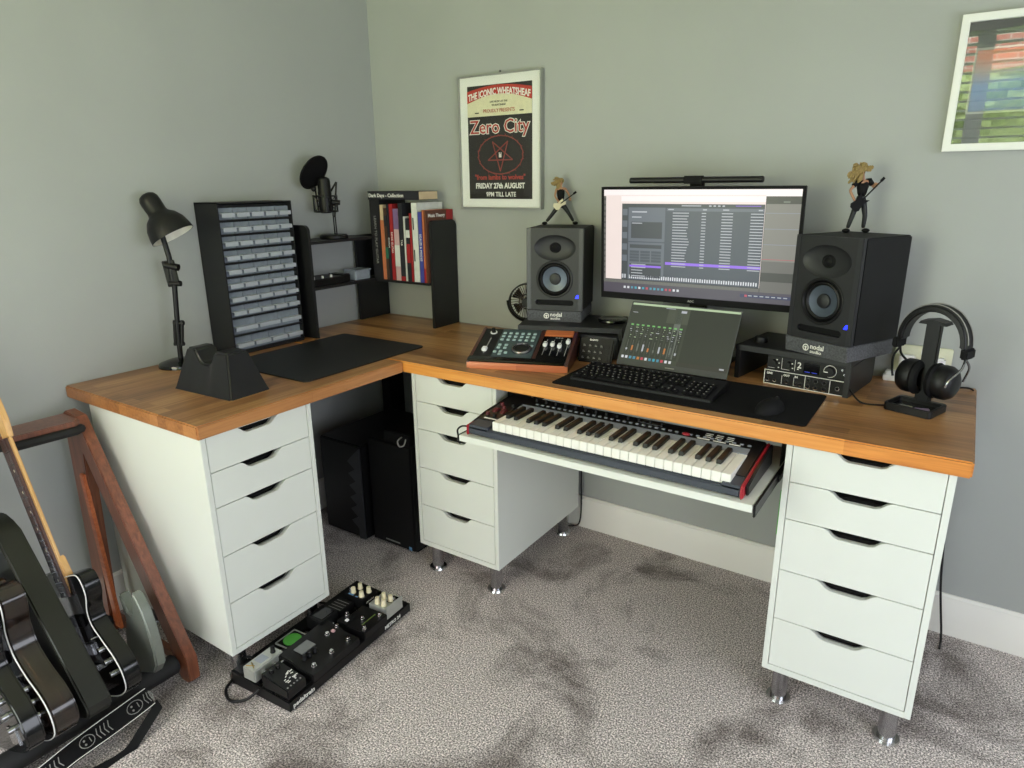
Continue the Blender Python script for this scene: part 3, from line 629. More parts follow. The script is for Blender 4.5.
for n, c in dict(bk_black='17161a', bk_cream='cdb793', bk_brown='4a3428', bk_red='9c2226', bk_purple='7a5f86', bk_pink='c9a6a6', bk_dark='24242a', bk_white='d4d6cf', bk_blue='43489a', bk_orange='c0704a', bk_green='2f6b52', bk_music='5b3527', bk_tan='8e7a52').items(): C_(n, c)
B_ = [(.123, .060, 1.407, 'bk_black', 'thick black book with white spine lettering, first upright book on the corner shelf', 'LEARN TO PLAY GUITAR', 'inkg', .019, ()),
 (.184, .021, 1.386, 'bk_cream', 'slim cream and orange book beside the thick black book', None, None, 0, ((0, .8, 'bk_orange'),)),
 (.206, .017, 1.372, 'bk_brown', 'brown book with a green band between the cream and red books', None, None, 0, ((.30, .46, 'bk_green'), (.75, .9, 'bk_dark'))),
 (.224, .014, 1.388, 'bk_dark', 'narrow dark book just left of the red book', 'CHORDS', 'inkw', .011, ()),
 (.239, .022, 1.390, 'bk_red', 'bright red book with narrow spine on the corner shelf', 'ROCK GUITAR', 'inkw', .014, ()),
 (.262, .030, 1.370, 'bk_pink', 'pink and purple magazine-like book right of the red book', None, None, 0, ((.72, 1.0, 'bk_purple'), (.2, .5, 'bk_white'))),
 (.293, .026, 1.394, 'bk_dark', 'tall near-black book in the middle of the row', 'TAB', 'inkw', .014, ((.0, .06, 'bk_red'),)),
 (.320, .011, 1.338, 'bk_white', 'thin white low book between two dark books', None, None, 0, ()),
 (.332, .022, 1.330, 'bk_dark', 'low dark book with red foot and white patch', None, None, 0, ((.70, .82, 'bk_white'), (.3, .6, 'bk_red'))),
 (.355, .014, 1.352, 'bk_red', 'low dark red book left of the tall white book', None, None, 0, ()),
 (.370, .034, 1.396, 'bk_white', 'tall white ring binder book with two black marks on spine', None, None, 0, ()),
 (.405, .022, 1.358, 'bk_blue', 'violet blue book with white spine title near the shelf end', 'SCALES & MODES', 'inkw', .015, ()),
 (.428, .011, 1.366, 'bk_orange', 'slim orange and cream book next to the violet one', None, None, 0, ((0, .2, 'bk_red'),))]
for x0_, w_, z1_, mc, lb, tx, tc_, sz, bands in B_: book(x0_, w_-.0008, z1_, mc, lb, tx, tc_, sz or .02, bands=bands)
t = thing('book', 'large brown music theory book showing its cover above the shelf end panel', 'book', (.4405, -.186, 1.0582), 0, 'books on the corner shelf')
obj('cover', G().box(0, .010, 0, .180, 0, .306, .001), 'bk_music', t)
Ms = Matrix(((0, 0, 1, .0102), (1, 0, 0, .012), (0, 1, 0, .278), (0, 0, 0, 1)))
obj('cover_title', G().text('Music Theory', .020, Ms, align='LEFT', bold=.0005), 'inkw', t)
obj('cover_patch', G().box(.0100, .0103, .135, .180, .24, .306), 'bk_red', t); obj('cover_patch', G().box(.0100, .0103, .155, .180, .02, .17), 'bk_tan', t)
t = thing('book', 'thick black hardback with flowing white title lying flat on top of the upright books', 'book', (.118, -.190, 1.4075), 0, 'books on the corner shelf')
g = G(); g.box(0, .30, 0, .125, 0, .002); g.box(0, .30, 0, .125, .034, .036); g.box(0, .30, 0, .002, 0, .036, .0008); obj('cover', g, 'bk_dark', t)
obj('pages', G().box(.003, .302, .002, .12, .002, .034), 'bk_cream', t)
obj('spine_title', G().text('Dark Days - Collection', .022, F(.11, -.0006, .011), bold=.0003), 'inkw', t)
t = [o for o in bpy.data.objects if o.get('label', '').startswith('tall white ring')][0]
for a_, b_ in ((.225, .275), (.09, .14)): obj('spine_mark', G().box(-.012, -.006, -.0008, 0, a_, b_), 'bk_dark', t)
# microphone
mc = thing('microphone', 'black studio microphone with round pop filter on a weighted stand on the corner shelf', 'microphone', (.082, -.372, 1.2502))
P = lambda x, y, z: (x-.082, y+.372, z-1.2502)
obj('base', G().lathe([(0, 0), (.058, 0), (.061, .003), (.060, .012), (.054, .017), (0, .018)], n=40), 'black', mc)
g = G()
for d in (-.006, .006): g.tube([P(.105+d, -.38, 1.265), P(.108+d, -.385, 1.35), P(.112+d, -.385, 1.40)], .0028, 8)
obj('stand_rod', g, 'black', mc)
g = G(); g.tube([P(.112, -.385, 1.34), P(.118, -.380, 1.41), P(.126, -.374, 1.484)], .004, 8); g.tube([P(.126, -.374, 1.484), P(.10, -.392, 1.44), P(.082, -.404, 1.41)], .004, 8); g.sphere(P(.112, -.385, 1.40), .013); g.cyl(P(.10, -.40, 1.405), P(.135, -.37, 1.40), .010, n=12)
obj('boom_arm', g, 'black', mc)
mx_, my_ = .092, -.412
obj('capsule_body', G().lathe([(0, 0), (.020, 0), (.026, .004), (.028, .03), (.028, .085), (.0265, .09), (.0265, .13), (.024, .140), (.012, .147), (0, .148)], T(*P(mx_, my_, 1.358)), n=28), 'black', mc)
g = G(); e1 = Vector((.83, .557, 0)); e2 = Vector((-.557, .83, 0))
for zz in (1.365, 1.428): g.tube([Vector(P(mx_, my_, zz))+.047*(cos(a)*e1+sin(a)*e2) for a in [2*pi*i/24 for i in range(24)]], .0035 if zz < 1.4 else .0028, 8, closed=True)
for a in (.3, 1.9, 3.4, 5.0): d = .047*(cos(a)*e1+sin(a)*e2); g.cyl(Vector(P(mx_, my_, 1.362))+d, Vector(P(mx_, my_, 1.432))+d, .004, n=8)
for a in (.8, 2.4, 3.9, 5.5): d = (cos(a)*e1+sin(a)*e2); g.cyl(Vector(P(mx_, my_, 1.368))+d*.047, Vector(P(mx_, my_, 1.395))+d*.024, .002, n=6); g.cyl(Vector(P(mx_, my_, 1.425))+d*.047, Vector(P(mx_, my_, 1.398))+d*.024, .002, n=6)
obj('shock_mount', g, 'black', mc)
n_ = Vector((.85, .13, -.51)).normalized(); cen = Vector(P(.080, -.450, 1.523)); Mp = Matrix.Translation(cen) @ n_.to_track_quat('Z', 'Y').to_matrix().to_4x4() @ Matrix.Scale(1.14, 4)
g = G(Mp); g.lathe([(.060, -.004), (.066, -.002), (.067, .002), (.062, .004), (.060, .0)], n=40); g.lathe([(0, .0012), (.061, .0012), (.061, -.0012), (0, -.0012)], n=40)
pf = obj('pop_filter', g, 'blackm', mc); obj('pop_filter_clip', G().tube([cen+Vector((0, 0, -.055)), Vector(P(.07, -.44, 1.44)), Vector(P(.066, -.43, 1.37))], .003, 8).sphere(cen+Vector((-.01, 0, -.066)), .011), 'black', mc)
# little console on lower shelf
t = thing('mini_mixer', 'small black mixing box with tiny knobs on the lower corner shelf', 'mixer', (.012, -.55, 1.0622))
obj('case', G().box(0, .120, 0, .17, 0, .030, .003), 'black', t)
for i in range(6): obj('knob', G().cyl((.10-.03*(i % 2), .02+.024*i, .030), (.10-.03*(i % 2), .02+.024*i, .040), .006, .005, n=12), 'inkw' if i % 2 == 0 else 'black', t)
tag(obj('power_block', G().box(.02, .115, -.37, -.325, 1.0622, 1.095, .004), 'black'), 'black box beside the small mixer on the lower corner shelf', 'box')
t = thing('clear_box', 'small clear plastic box of oddments in the shelf corner beside the books', 'box', (.04, -.30, 1.0622))
obj('lid', G().box(0, .085, 0, .095, .038, .044, .002), 'plastic_clear', t)
obj('tub', G().prism(rrect(0, .082, 0, .092, .008), .038, T(), holes=[rrect(.003, .079, .003, .089, .006)]), 'plastic_clear', t)
for i in range(5): obj('oddment', G().sphere((.02+.011*i, .02+.05*rnd.random(), .012), .010, (1, .8, .9), n=8), ['gold', 'knobw', 'dirt', 'red', 'btn'][i], t)

# ------------------------------------------------------------------ main worktop: risers, speakers, screens
def riser(name, loc, rz, w, label, d=.245, th=.018, H=.112):
    t = thing('desk_riser', label, 'riser', loc, rz, 'black desk risers')
    obj('top_board', G().box(0, w, 0, d, H-th, H, .002), 'laminate', t)
    for x in (0, w-.016): obj('leg_panel', G().prism([(.004, 0), (d-.020, 0), (d-.006, .006), (d, .02), (d, H-th), (.004, H-th)], .016, Matrix(((0, 0, 1, x), (1, 0, 0, 0), (0, 1, 0, 0), (0, 0, 0, 1))), bev=.001), 'laminate', t)
    return t
riser('l', (1.034, -.374, ZT), .34, .385, 'black desk riser under the left loudspeaker, behind the wooden controller')
riser('r', (1.805, -.266, ZT), -.155, .352, 'black desk riser under the right loudspeaker, over the audio interfaces')
RT = ZT+.112
tag(obj('hub_box', G().box(1.235, 1.385, -.262, -.17, ZT, ZT+.078, .004), mat('mid_grey_box', '55585c', .45)), 'grey metal box under the left riser behind the keypad', 'box')

SW, SD, SH = .2145, .2265, .303
def speaker_parts(t):
    g = G(); g.box(-SW/2, SW/2, .012, SD, 0, SH, .004); obj('cabinet', g, 'vinyl', t)
    fr = [(-SW/2, 0), (SW/2, 0), (SW/2, SH), (-SW/2, SH)]
    slot = rrect(-.073, .073, .020, .040, .0098)
    g = G().prism(fr, .012, F(0, .012, 0), bev=.0025, holes=[ell(0, .232, .078, .047, 40), ell(0, .117, .068, .068, 48), slot])
    obj('baffle', g, 'speaker', t)
    Mf = F(0, 0, 0)
    wg = G(); wg.lathe([(.047, .0), (.044, -.003), (.036, -.008), (.022, -.010), (.013, -.011)], Mf @ T(0, .232, 0), n=40, sx=1.66)
    wgo = obj('waveguide', wg, 'speaker', t)
    obj('tweeter', G().lathe([(.022, -.0108), (.013, -.009), (.009, -.006), (.005, -.004), (0, -.0035)], Mf @ T(0, .232, 0), n=28).lathe([(.0135, -.009), (.016, -.0075), (.0185, -.009)], Mf @ T(0, .232, 0), n=28), 'blackm', wgo)
    g = G().lathe([(.0695, .0025), (.067, .004), (.062, .0035), (.060, -.001), (.0575, -.004)], Mf @ T(0, .117, 0), n=48); wo = obj('woofer_ring', g, 'black', t)
    for x in (-SW/2+.002, SW/2-.017): obj('edge_highlight', G().box(x, x+.015, -.0015, .004, .002, SH-.002, .001), 'trimg', t)  # lighter strips paint in the highlight along the chamfered baffle edges
    obj('surround', G().lathe([(.0585, -.006), (.056, -.001), (.052, .001), (.048, -.002), (.046, -.006)], Mf @ T(0, .117, 0), n=48), 'black', wo)
    obj('cone', G().lathe([(.047, -.005), (.020, -.0112), (.0, -.0115)], Mf @ T(0, .117, 0), n=48), 'cone', wo)
    obj('dust_cap', G().lathe([(.022, -.011), (.020, -.005), (.012, -.0025), (0, -.0015)], Mf @ T(0, .117, 0), n=32), 'speaker', wo)
    obj('port', G().box(-.074, .074, .011, .0125, .019, .041), 'blackm', t)
    obj('power_light', G().prism([(.078, .048), (.092, .048), (.092, .061), (.086, .061)], .0012, F(0, .0, 0)), 'blue', t)
def speaker(loc, rz, label):
    t = thing('loudspeaker', label, 'speaker', loc, rz, 'studio loudspeakers'); speaker_parts(t); return t
s1 = speaker((1.1174, -.2489, RT+.042), .303, 'black studio loudspeaker left of the monitor with a white-guitar figurine on top')
s2 = copy_tree(s1); s2.location = (2.0495, -.300, RT+.047); s2.rotation_euler = (0, 0, -.4538)
s2['label'] = 'black studio loudspeaker right of the monitor above the audio interfaces'
def foam(sp, label, H=.041):
    t = thing('foam_pad', label, 'foam pad', (sp.location.x, sp.location.y, RT+.0005), sp.rotation_euler.z, 'speaker isolation pads')
    obj('foam_block', G().prism([(-.004, 0), (SD-.010, 0), (SD-.010, H), (-.010, H)], SW-.006, Matrix(((0, 0, 1, -SW/2+.003), (1, 0, 0, 0), (0, 1, 0, 0), (0, 0, 0, 1))), bev=.002), 'foam', t)
    Ml = T(0, -.0102, 0) @ FRONT
    g = G(); g.lathe([(.0105, 0), (.0105, .0006), (.0075, .0006), (.0075, 0)], Ml @ T(-.028, .022, 0), n=24); g.box(-.030, -.026, .012, .026, 0, .0006, Tm=Ml); g.box(-.034, -.022, .0225, .0245, 0, .0006, Tm=Ml)
    obj('logo', g, 'inkw', t)
    obj('lettering', G().text('nodal', .021, Ml @ T(-.014, .021, 0), align='LEFT', bold=.0004), 'inkw', t); obj('lettering', G().text('audio', .014, Ml @ T(-.013, .0085, 0), align='LEFT', bold=.0002, sx=1.25), 'inkw', t)
foam(s1, 'grey speckled foam pad under the left loudspeaker'); foam(s2, 'grey speckled foam pad under the right loudspeaker', .046)
c_ = tag(obj('charging_puck', G().lathe([(0, 0), (.052, 0), (.056, .004), (.055, .010), (.048, .013), (.040, .0125), (.036, .011), (0, .011)], n=40), 'blackg'), 'flat round black pad on the left riser beside the loudspeaker', 'pad'); c_.location = (1.305, -.135, RT)
k_ = tag(obj('volume_dial', G().lathe([(0, 0), (.021, 0), (.022, .003), (.020, .016), (.017, .019), (0, .020)], n=32), 'black'), 'small round black dial on the right riser beside the loudspeaker', 'dial'); k_.location = (1.865, -.195, RT)
# desk fan
fn = thing('desk_fan', 'small round black desk fan peeking out left of the left loudspeaker', 'fan', (.893, -.085, ZT), .40)
Mn = F(0, 0, .142)
g = G(); g.lathe([(.074, -.025), (.078, -.020), (.078, .015), (.074, .020)], Mn, n=40)
for r in (.070, .030): g.tube([(r*cos(a), -.021+(.070-r)*-.08, .148+r*sin(a)) for a in [2*pi*i/32 for i in range(32)]], .0022, 6, closed=True)
gr = obj('grille_ring', g, 'black', fn)
g = G()
for i in range(36): a = 2*pi*i/36; g.cyl((.018*cos(a), -.027, .148+.018*sin(a)), (.073*cos(a+.25), -.020, .148+.073*sin(a+.25)), .0012, n=5)
obj('grille_spokes', g, 'steel', gr)
g = G(); g.lathe([(0, .028), (.018, .028), (.020, .022), (.020, -.02), (0, -.02)], Mn, n=24)
obj('motor_hub', g, 'black', fn)
for i in range(5):
    a = 2*pi*i/5; g = G(); g.quad([(.018*cos(a), .004, .148+.018*sin(a)), (.064*cos(a-.35), .006, .148+.064*sin(a-.35)), (.066*cos(a+.35), -.010, .148+.066*sin(a+.35)), (.020*cos(a+.5), -.006, .148+.020*sin(a+.5))]); obj('blade', g, 'blackm', fn)
g = G(); g.tube([(-.084*cos(a), 0, .148-.086*sin(a)) for a in [pi*i/16 for i in range(17)]], .005, 8); g.cyl((0, 0, .062), (0, 0, .012), .009); g.box(-.055, .055, -.045, .045, 0, .014, .005); obj('stand', g, 'black', fn)

# main monitor
MW, MH = .664, .386
mn = thing('monitor', 'wide black desktop monitor showing a list window, between the loudspeakers', 'monitor', (1.6236, -.200, 1.0708), .0271)
TL_ = Matrix.Rotation(.057, 4, 'X')
def MF(x=0, y=0, z=0): return TL_ @ T(x, y, z) @ FRONT
obj('housing', G(TL_).box(-MW/2, MW/2, .003, .022, 0, MH, .002).box(-MW*.3, MW*.3, .020, .045, MH*.2, MH*.8, .006), 'black', mn)
obj('bezel', G(TL_).prism([(-MW/2, 0), (MW/2, 0), (MW/2, MH), (-MW/2, MH)], .004, F(0, .004, 0), holes=[[(-MW/2+.009, .022), (MW/2-.009, .022), (MW/2-.009, MH-.009), (-MW/2+.009, MH-.009)]]), 'blackm', mn)
obj('brand_mark', G().text('AOC', .010, MF(0, -.0002, .007), bold=.0003), 'inkg', mn)
SX, SY, SWW, SHH = -MW/2+.009, .022, MW-.018, MH-.031
class Screen:
    def __init__(s, M0): s.M0 = M0; s.d = {}
    def r(s, c, x0, x1, y0, y1, l=0): s.d.setdefault(c, G()).quad([(x0, y0, l*.00012), (x1, y0, l*.00012), (x1, y1, l*.00012), (x0, y1, l*.00012)], Tm=s.M0); return s
    def flush(s, name, parent):
        ks = list(s.d); big = G(); mats = []
        for i, k in enumerate(ks):
            gg = s.d[k]
            for f in gg.bm.faces: f.material_index = i
            me = bpy.data.meshes.new('t'); gg.bm.to_mesh(me); big.bm.from_mesh(me); bpy.data.meshes.remove(me); gg.bm.free(); mats.append(SCR[k])
        return obj(name, big, mats, parent)
# unit square coordinates: u 0..1 left-right, v 0..1 top-down
M0 = TL_ @ T(SX, .0028, SY) @ FRONT @ Matrix.Diagonal((SWW, SHH, 1, 1)) @ Matrix(((1, 0, 0, 0), (0, -1, 0, 1), (0, 0, 1, 0), (0, 0, 0, 1)))
S = Screen(M0); rr = random.Random(2)
S.r('white', 0, 1, 0, .06).r('pink', 0, .84, .05, .865).r('white', .1, .84, .06, .11, 1)
S.r('grey2', 0, .012, .06, .87, 2)
for i in range(14): S.r('dark', .002, .010, .08+i*.055, .10+i*.055, 3)
S.r('dark', .842, 1, .06, .125, 2).r('grey', .842, 1, .125, .62, 2).r('dark', .842, 1, .72, .80, 3).r('grey2', .842, 1, .62, .90, 2)
for v in (.20, .335, .47): S.r('line', .842, 1, v, v+.005, 3)
S.r('red', .842, 1, .60, .604, 4).r('lgrey', .92, .95, .10, .115, 3)
S.r('slate3', .105, .838, .13, .165, 2).r('slate', .105, .838, .165, .865, 2)
S.r('slate3', .105, .140, .165, .865, 3)
for i in range(5): S.r('slate2', .108, .136, .18+i*.11, .24+i*.11, 4)
S.r('text', .108, .118, .81, .85, 5).r('text', .122, .132, .81, .85, 5)
S.r('slate2', .143, .345, .165, .485, 3).r('slate2', .143, .345, .495, .855, 3).r('slate3', .158, .330, .30, .455, 4).r('text', .162, .245, .20, .212, 4).r('text', .162, .215, .25, .26, 4).r('text', .162, .22, .308, .316, 5)
S.r('slate3', .152, .330, .515, .55, 4)
for i in range(3):
    for j in range(4): S.r('slate', .152+i*.061, .206+i*.061, .575+j*.028, .598+j*.028, 4)
S.r('slate3', .152, .330, .70, .835, 4).r('purple', .152, .330, .715, .735, 5)
for j in range(5): S.r('text', .162, .225+.02*rr.random(), .705+.028*j, .713+.028*j, 6)
S.r('slate2', .352, .838, .168, .195, 3).r('text', .43, .53, .142, .150, 5).r('purple', .70, .82, .142, .147, 5)
for i in range(4): S.r('text', .57+i*.022, .582+i*.022, .140, .152, 5)
for (a, b) in ((.36, .39), (.54, .56), (.64, .67), (.81, .83)): S.r('text', a, b, .175, .185, 5)
for i in range(20):
    v = .208+i*.0262
    if i == 18: S.r('purple', .352, .838, v-.008, v+.018, 4)
    S.r('text', .385, .455+.02*rr.random(), v, v+.008, 5).r('text', .535, .557, v, v+.008, 5).r('text', .635, .69, v, v+.008, 5).r('text', .775, .835, v, v+.008, 5)
for i in range(56): S.r('white2', .15+i*.0122, .1565+i*.0122, .818 if i % 2 else .815, .85, 4)
S.r('grey2', 0, .84, .868, .90, 2).r('bar', 0, 1, .90, .955, 2).r('bar', 0, 1, .955, 1.0, 2)
for i in range(40): S.r('lgrey', .01+i*.019, .018+i*.019, .878, .887, 3)
for i, c in enumerate(['white2', 'white2', 'cyan', 'teal', 'white2', 'teal', 'red', 'cyan', 'teal', 'cyan', 'teal', 'red', 'red', 'white2', 'white2']): S.r(c, .12+i*.0215, .132+i*.0215, .93, .952, 4)
S.r('navy', .75, 1, .925, .955, 3).r('red', .772, .785, .93, .95, 4)
for i in range(7): S.r('text', .79+i*.028, .808+i*.028, .934, .942, 4)
S.flush('screen', mn)
g = G(); g.cyl((0, .05, MH*.5), (0, .09, MH*.5-.02), .022); g.box(-.03, .03, .08, .105, ZT-1.0708+.010, MH*.55, .004); obj('stand_column', g, 'black', mn)
obj('stand_base', G().box(-.13, .13, .0, .17, ZT-1.0708, ZT-1.0708+.010, .003), 'black', mn)
lb = thing('monitor_light', 'slim black light bar perched on top of the monitor', 'light bar', (1.610, -.208, 1.4625), .0271)
g = G(); g.cyl((-.219, 0, .014), (.219, 0, .014), .0098, n=20, bev=.002); obj('tube', g, 'black', lb)
obj('mount', G().box(-.034, .034, -.011, .014, .002, .027, .004).box(-.022, .022, .030, .055, -.038, .010, .003), 'blackm', lb)

# portable screen
pm = thing('portable_screen', 'slim portable screen showing a mixing console, leaning in front of the monitor', 'screen', (1.6176, -.3531, ZT), -.005)
PWd, PHt = .382, .2331; TP = T(0, 0, .0137) @ Matrix.Rotation(-.546, 4, 'X')
obj('housing', G(TP).box(-PWd/2, PWd/2, .0005, .009, 0, PHt, .002), 'black', pm)
obj('bezel', G(TP).prism([(-PWd/2, 0), (PWd/2, 0), (PWd/2, PHt), (-PWd/2, PHt)], .001, F(0, .001, 0), holes=[[(-PWd/2+.004, .020), (PWd/2-.004, .020), (PWd/2-.004, PHt-.004), (-PWd/2+.004, PHt-.004)]]), mat('graphite_chin', '4a4c4e', .35, .4), pm)
obj('brand_mark', G(TP).box(-.016, .016, -.0006, .001, .008, .011), 'inkg', pm)
M0 = TP @ T(-PWd/2+.004, .0003, .020) @ FRONT @ Matrix.Diagonal((PWd-.008, PHt-.024, 1, 1)) @ Matrix(((1, 0, 0, 0), (0, -1, 0, 1), (0, 0, 1, 0), (0, 0, 0, 1)))
S = Screen(M0)
S.r('olive', 0, 1, 0, 1).r('lgreen', 0, 1, 0, .035, 1).r('olive2', .36, .56, .035, .30, 1).r('lgrey', .44, .50, .035, .9, 1).r('olive3', .56, 1, .035, .93, 1)
S.r('text', .48, .53, .07, .11, 2).r('text', .33, .42, .045, .055, 2).r('text', .02, .07, .16, .17, 2)
for i in range(10):
    u_ = .03+i*.052
    S.r('gdot', u_+.004, u_+.030, .37, .395, 2).r('olive3', u_, u_+.040, .41, .92, 1)
    for j in range(6): S.r(['text', 'lgreen', 'lgrey'][rr.randrange(3)], u_+.003+.02*rr.random(), u_+.016+.02*rr.random(), .42+j*.035, .432+j*.035, 2)
    S.r('lgrey', u_+.015, u_+.019, .65, .86, 2).r(['text', 'orange', 'lgrey'][i % 3], u_+.010, u_+.026, .68+.12*rr.random(), .83, 3)
for i, c in enumerate(['white2', 'white2', 'cyan', 'cyan', 'orange', 'red', 'white2', 'cyan', 'teal', 'cyan', 'red', 'white2', 'white2']): S.r(c, .02+i*.038, .043+i*.038, .93, .975, 4)
S.r('dark', .55, 1, .93, 1, 2).r('text', .93, .97, .94, .965, 3)
S.flush('screen', pm)
obj('prop_stand', G().box(-.09, .09, .0, .003, 0, .130, .001, Tm=T(0, .150, 0, 0, .42)), 'black', pm)
obj('foot_strip', G().box(-.15, .15, -.004, .012, 0, .014, .003), 'black', pm)

# keypad
kp = thing('keypad', 'small black programmable keypad standing tilted beside the wooden controller', 'keypad', (1.335, -.345, ZT), .10)
TK = Matrix.Rotation(-.42, 4, 'X')
obj('case', G(TK).box(-.064, .064, 0, .012, .002, .092, .005), 'black', kp)
for r_ in range(3):
    for c2 in range(5): obj('key', G(TK).box(-.052+c2*.0215, -.035+c2*.0215, -.002, .001, .010+r_*.022, .026+r_*.022, .002), 'black', kp)
for r_ in range(3):
    for c2 in range(4): obj('key_print', G(TK).box(-.048+c2*.0215, -.039+c2*.0215, -.0024, -.0018, .016+r_*.022, .018+r_*.022).box(-.048+c2*.0215, -.042+c2*.0215, -.0024, -.0018, .020+r_*.022, .0215+r_*.022), 'inkg', kp)
obj('lettering', G(TK).text('ELGATO', .008, F(-.012, -.0004, .081), bold=.0003), 'inkw', kp)
obj('foot_prop', G().box(-.05, .05, .03, .07, 0, .03, .003), 'black', kp)

# wooden controller
ct = thing('mix_controller', 'wooden-sided audio controller with jog wheel and four faders on the worktop', 'controller', (1.1560, -.572, ZT), .343)
cw, cdp, hf, hb = .356, .232, .026, .094
TM_ = lambda z=0: T(0, 0, hf+z) @ Matrix.Rotation(math.atan2(hb-hf, cdp), 4, 'X')
side = [(0, 0), (0, hf), (.006, hf+.004), (cdp, hb+.004), (cdp, 0)]
Mside = lambda x: Matrix(((0, 0, 1, x), (1, 0, 0, 0), (0, 1, 0, 0), (0, 0, 0, 1)))
for x in (-cw/2, cw/2-.012): obj('wood_cheek', G().prism(side, .012, Mside(x), bev=.0015), 'darkwood', ct)
obj('wood_divider', G().prism([(.012, .01), (.012, hf), (cdp, hb+.003), (cdp, .01)], .014, Mside(.045), bev=.001), 'darkwood', ct)
obj('wood_front', G().box(-cw/2, cw/2, -.001, .010, 0, hf-.002, .002), 'trimwood', ct)
obj('wood_rear_trim', G(TM_()).box(.062, cw/2-.013, .196, .236, -.006, .006, .001), 'trimwood', ct)
obj('bottom_case', G().prism([(.008, .002), (.008, hf-.004), (cdp-.002, hb-.005), (cdp-.002, .002)], cw-.024, Mside(-cw/2+.012)), 'blackm', ct)
obj('wrist_bar', G(TM_()).box(-cw/2+.001, cw/2-.013, .0, .030, -.004, .007, .004), 'blackg', ct)
obj('fader_panel', G(TM_()).box(.060, cw/2-.012, .030, .195, -.003, .003, .001), 'blackg', ct)
obj('left_panel', G(TM_()).box(-cw/2+.012, -.100, .030, .236, -.003, .0025, .001), 'black', ct)
obj('transport_panel', G(TM_()).box(-.100, .044, .030, .236, -.003, .003, .001), 'panel', ct)
for r_ in range(3):
    for c2 in range(6): obj('button', G(TM_()).box(-.093+c2*.0225, -.081+c2*.0225, .148+r_*.024, .160+r_*.024, .003, .0065, .001), 'btn', ct)
for x, y in ((-.086, .115), (-.062, .115), (-.086, .095), (-.062, .095), (-.092, .065), (-.072, .070), (-.052, .062), (-.072, .052), (.030, .115)): obj('button', G(TM_()).box(x-.006, x+.006, y-.006, y+.006, .003, .0065, .001), 'btn', ct)
jw = obj('jog_wheel', G(TM_(.003)).lathe([(.036, 0), (.036, .006), (.033, .010), (.029, .010), (.028, .006), (0, .006)], T(.000, .088, 0), n=40), 'steel', ct)
obj('jog_dish', G(TM_(.003)).lathe([(.027, .0065), (.024, .008), (.020, .007), (0, .007)], T(.000, .088, 0), n=40), 'black', jw)
obj('fader_slot', G(TM_()).box(-.133, -.129, .055, .165, .002, .0032), 'inkg', ct)
obj('fader_cap', G(TM_()).box(-.140, -.122, .062, .084, .003, .016, .003), 'knobwhite', ct)
kn = obj('knob', G(TM_()).cyl((-.131, .205, .002), (-.131, .205, .020), .008, .007, n=20), 'black', ct)
obj('knob_ring', G(TM_()).cyl((-.131, .205, .002), (-.131, .205, .005), .013, n=24), 'knobwhite', kn)
for i, y in enumerate((.125, .128, .118, .150)):
    x = .078+i*.026
    obj('fader_slot', G(TM_()).box(x-.001, x+.001, .060, .170, .0025, .0036), 'inkg', ct)
    fc = obj('fader_cap', G(TM_()).box(x-.007, x+.007, y-.012, y+.010, .003, .017, .003), 'knobwhite', ct)
    obj('cap_line', G(TM_()).box(x-.007, x+.007, y-.002, y, .016, .0175), 'black', fc)
obj('panel_mark', G(TM_()).box(.105, .112, .181, .187, .002, .0034).box(.115, .122, .181, .187, .002, .0034).box(.125, .132, .181, .187, .002, .0034), 'inkg', ct)

# desk mat, keyboard, mouse
tag(obj('desk_mat', G().prism(rrect(1.332, 2.100, -.637, -.325, .012), .003, T(0, 0, ZT)), 'cloth'), 'long black cloth mat under the computer keyboard and mouse', 'desk mat')
kc = thing('computer_keyboard', 'full-size black computer keyboard on the long black mat', 'keyboard', (1.601, -.580, ZT+.0032), -.012)
Ms = Matrix(((0, 0, 1, -.234), (1, 0, 0, 0), (0, 1, 0, 0), (0, 0, 0, 1)))
obj('case', G().prism([(0, 0), (0, .010), (.160, .026), (.160, 0)], .468, Ms, bev=.0025), 'black', kc)
obj('front_trim', G().box(-.230, .230, -.001, .004, .001, .008, .001), mat('dark_grey_trim', '2f3032', .3), kc)
TKB = T(0, 0, .0102) @ Matrix.Rotation(.0997, 4, 'X'); nk = 0
kproto = {}
def key(x, y, w, h=.0165):
    k = round(w, 4)
    if k not in kproto: kproto[k] = obj('key', G(Matrix.Rotation(.0997, 4, 'X')).box(-w/2, w/2, -h/2, h/2, 0, .007, .002).box(-min(w/2-.004, .005), -min(w/2-.004, .005)+.0045, .0, .004, .0065, .00725, mi=1), ['blackm', 'inkg'], kc); o = kproto[k]
    else: o = kproto[k].copy(); COL.objects.link(o)
    v = TKB @ Vector((x, y, 0)); o.location = v
p_ = .0196
for r_, y in enumerate((.018, .0385, .059, .0795, .100, .132)):
    if r_ == 0: lay = [(.012+.0*0, .026), (.040, .024), (.066, .024), (.141, .118), (.216, .024), (.242, .024), (.270, .026)]
    elif r_ == 5: lay = [(.010, .0175)]+[(.045+i*.0205+(i//4)*.008, .0175) for i in range(12)]
    else:
        f_ = {1: .042, 2: .034, 3: .028, 4: .0175}[r_]; n_ = {1: 10, 2: 11, 3: 12, 4: 13}[r_]
        lay = [(f_/2, f_-.002)]+[(f_+p_/2+i*p_, .0175) for i in range(n_)]
        e0 = f_+n_*p_; lay.append(((e0+.290)/2, .290-e0-.002))
    for x, w_ in lay: key(-.226+x, y, w_)
    if r_ in (0, 3, 4, 5):
        for i in range(3): key(-.226+.305+i*.0196, y, .0175)
    if r_ == 1: key(-.226+.3246, y, .0175)
    if r_ != 5:
        for i in range(4): key(-.226+.374+i*.0196, y, .0175)
ms = thing('mouse', 'black computer mouse on the right end of the long mat', 'mouse', (1.990, -.555, ZT+.0032), -.25)
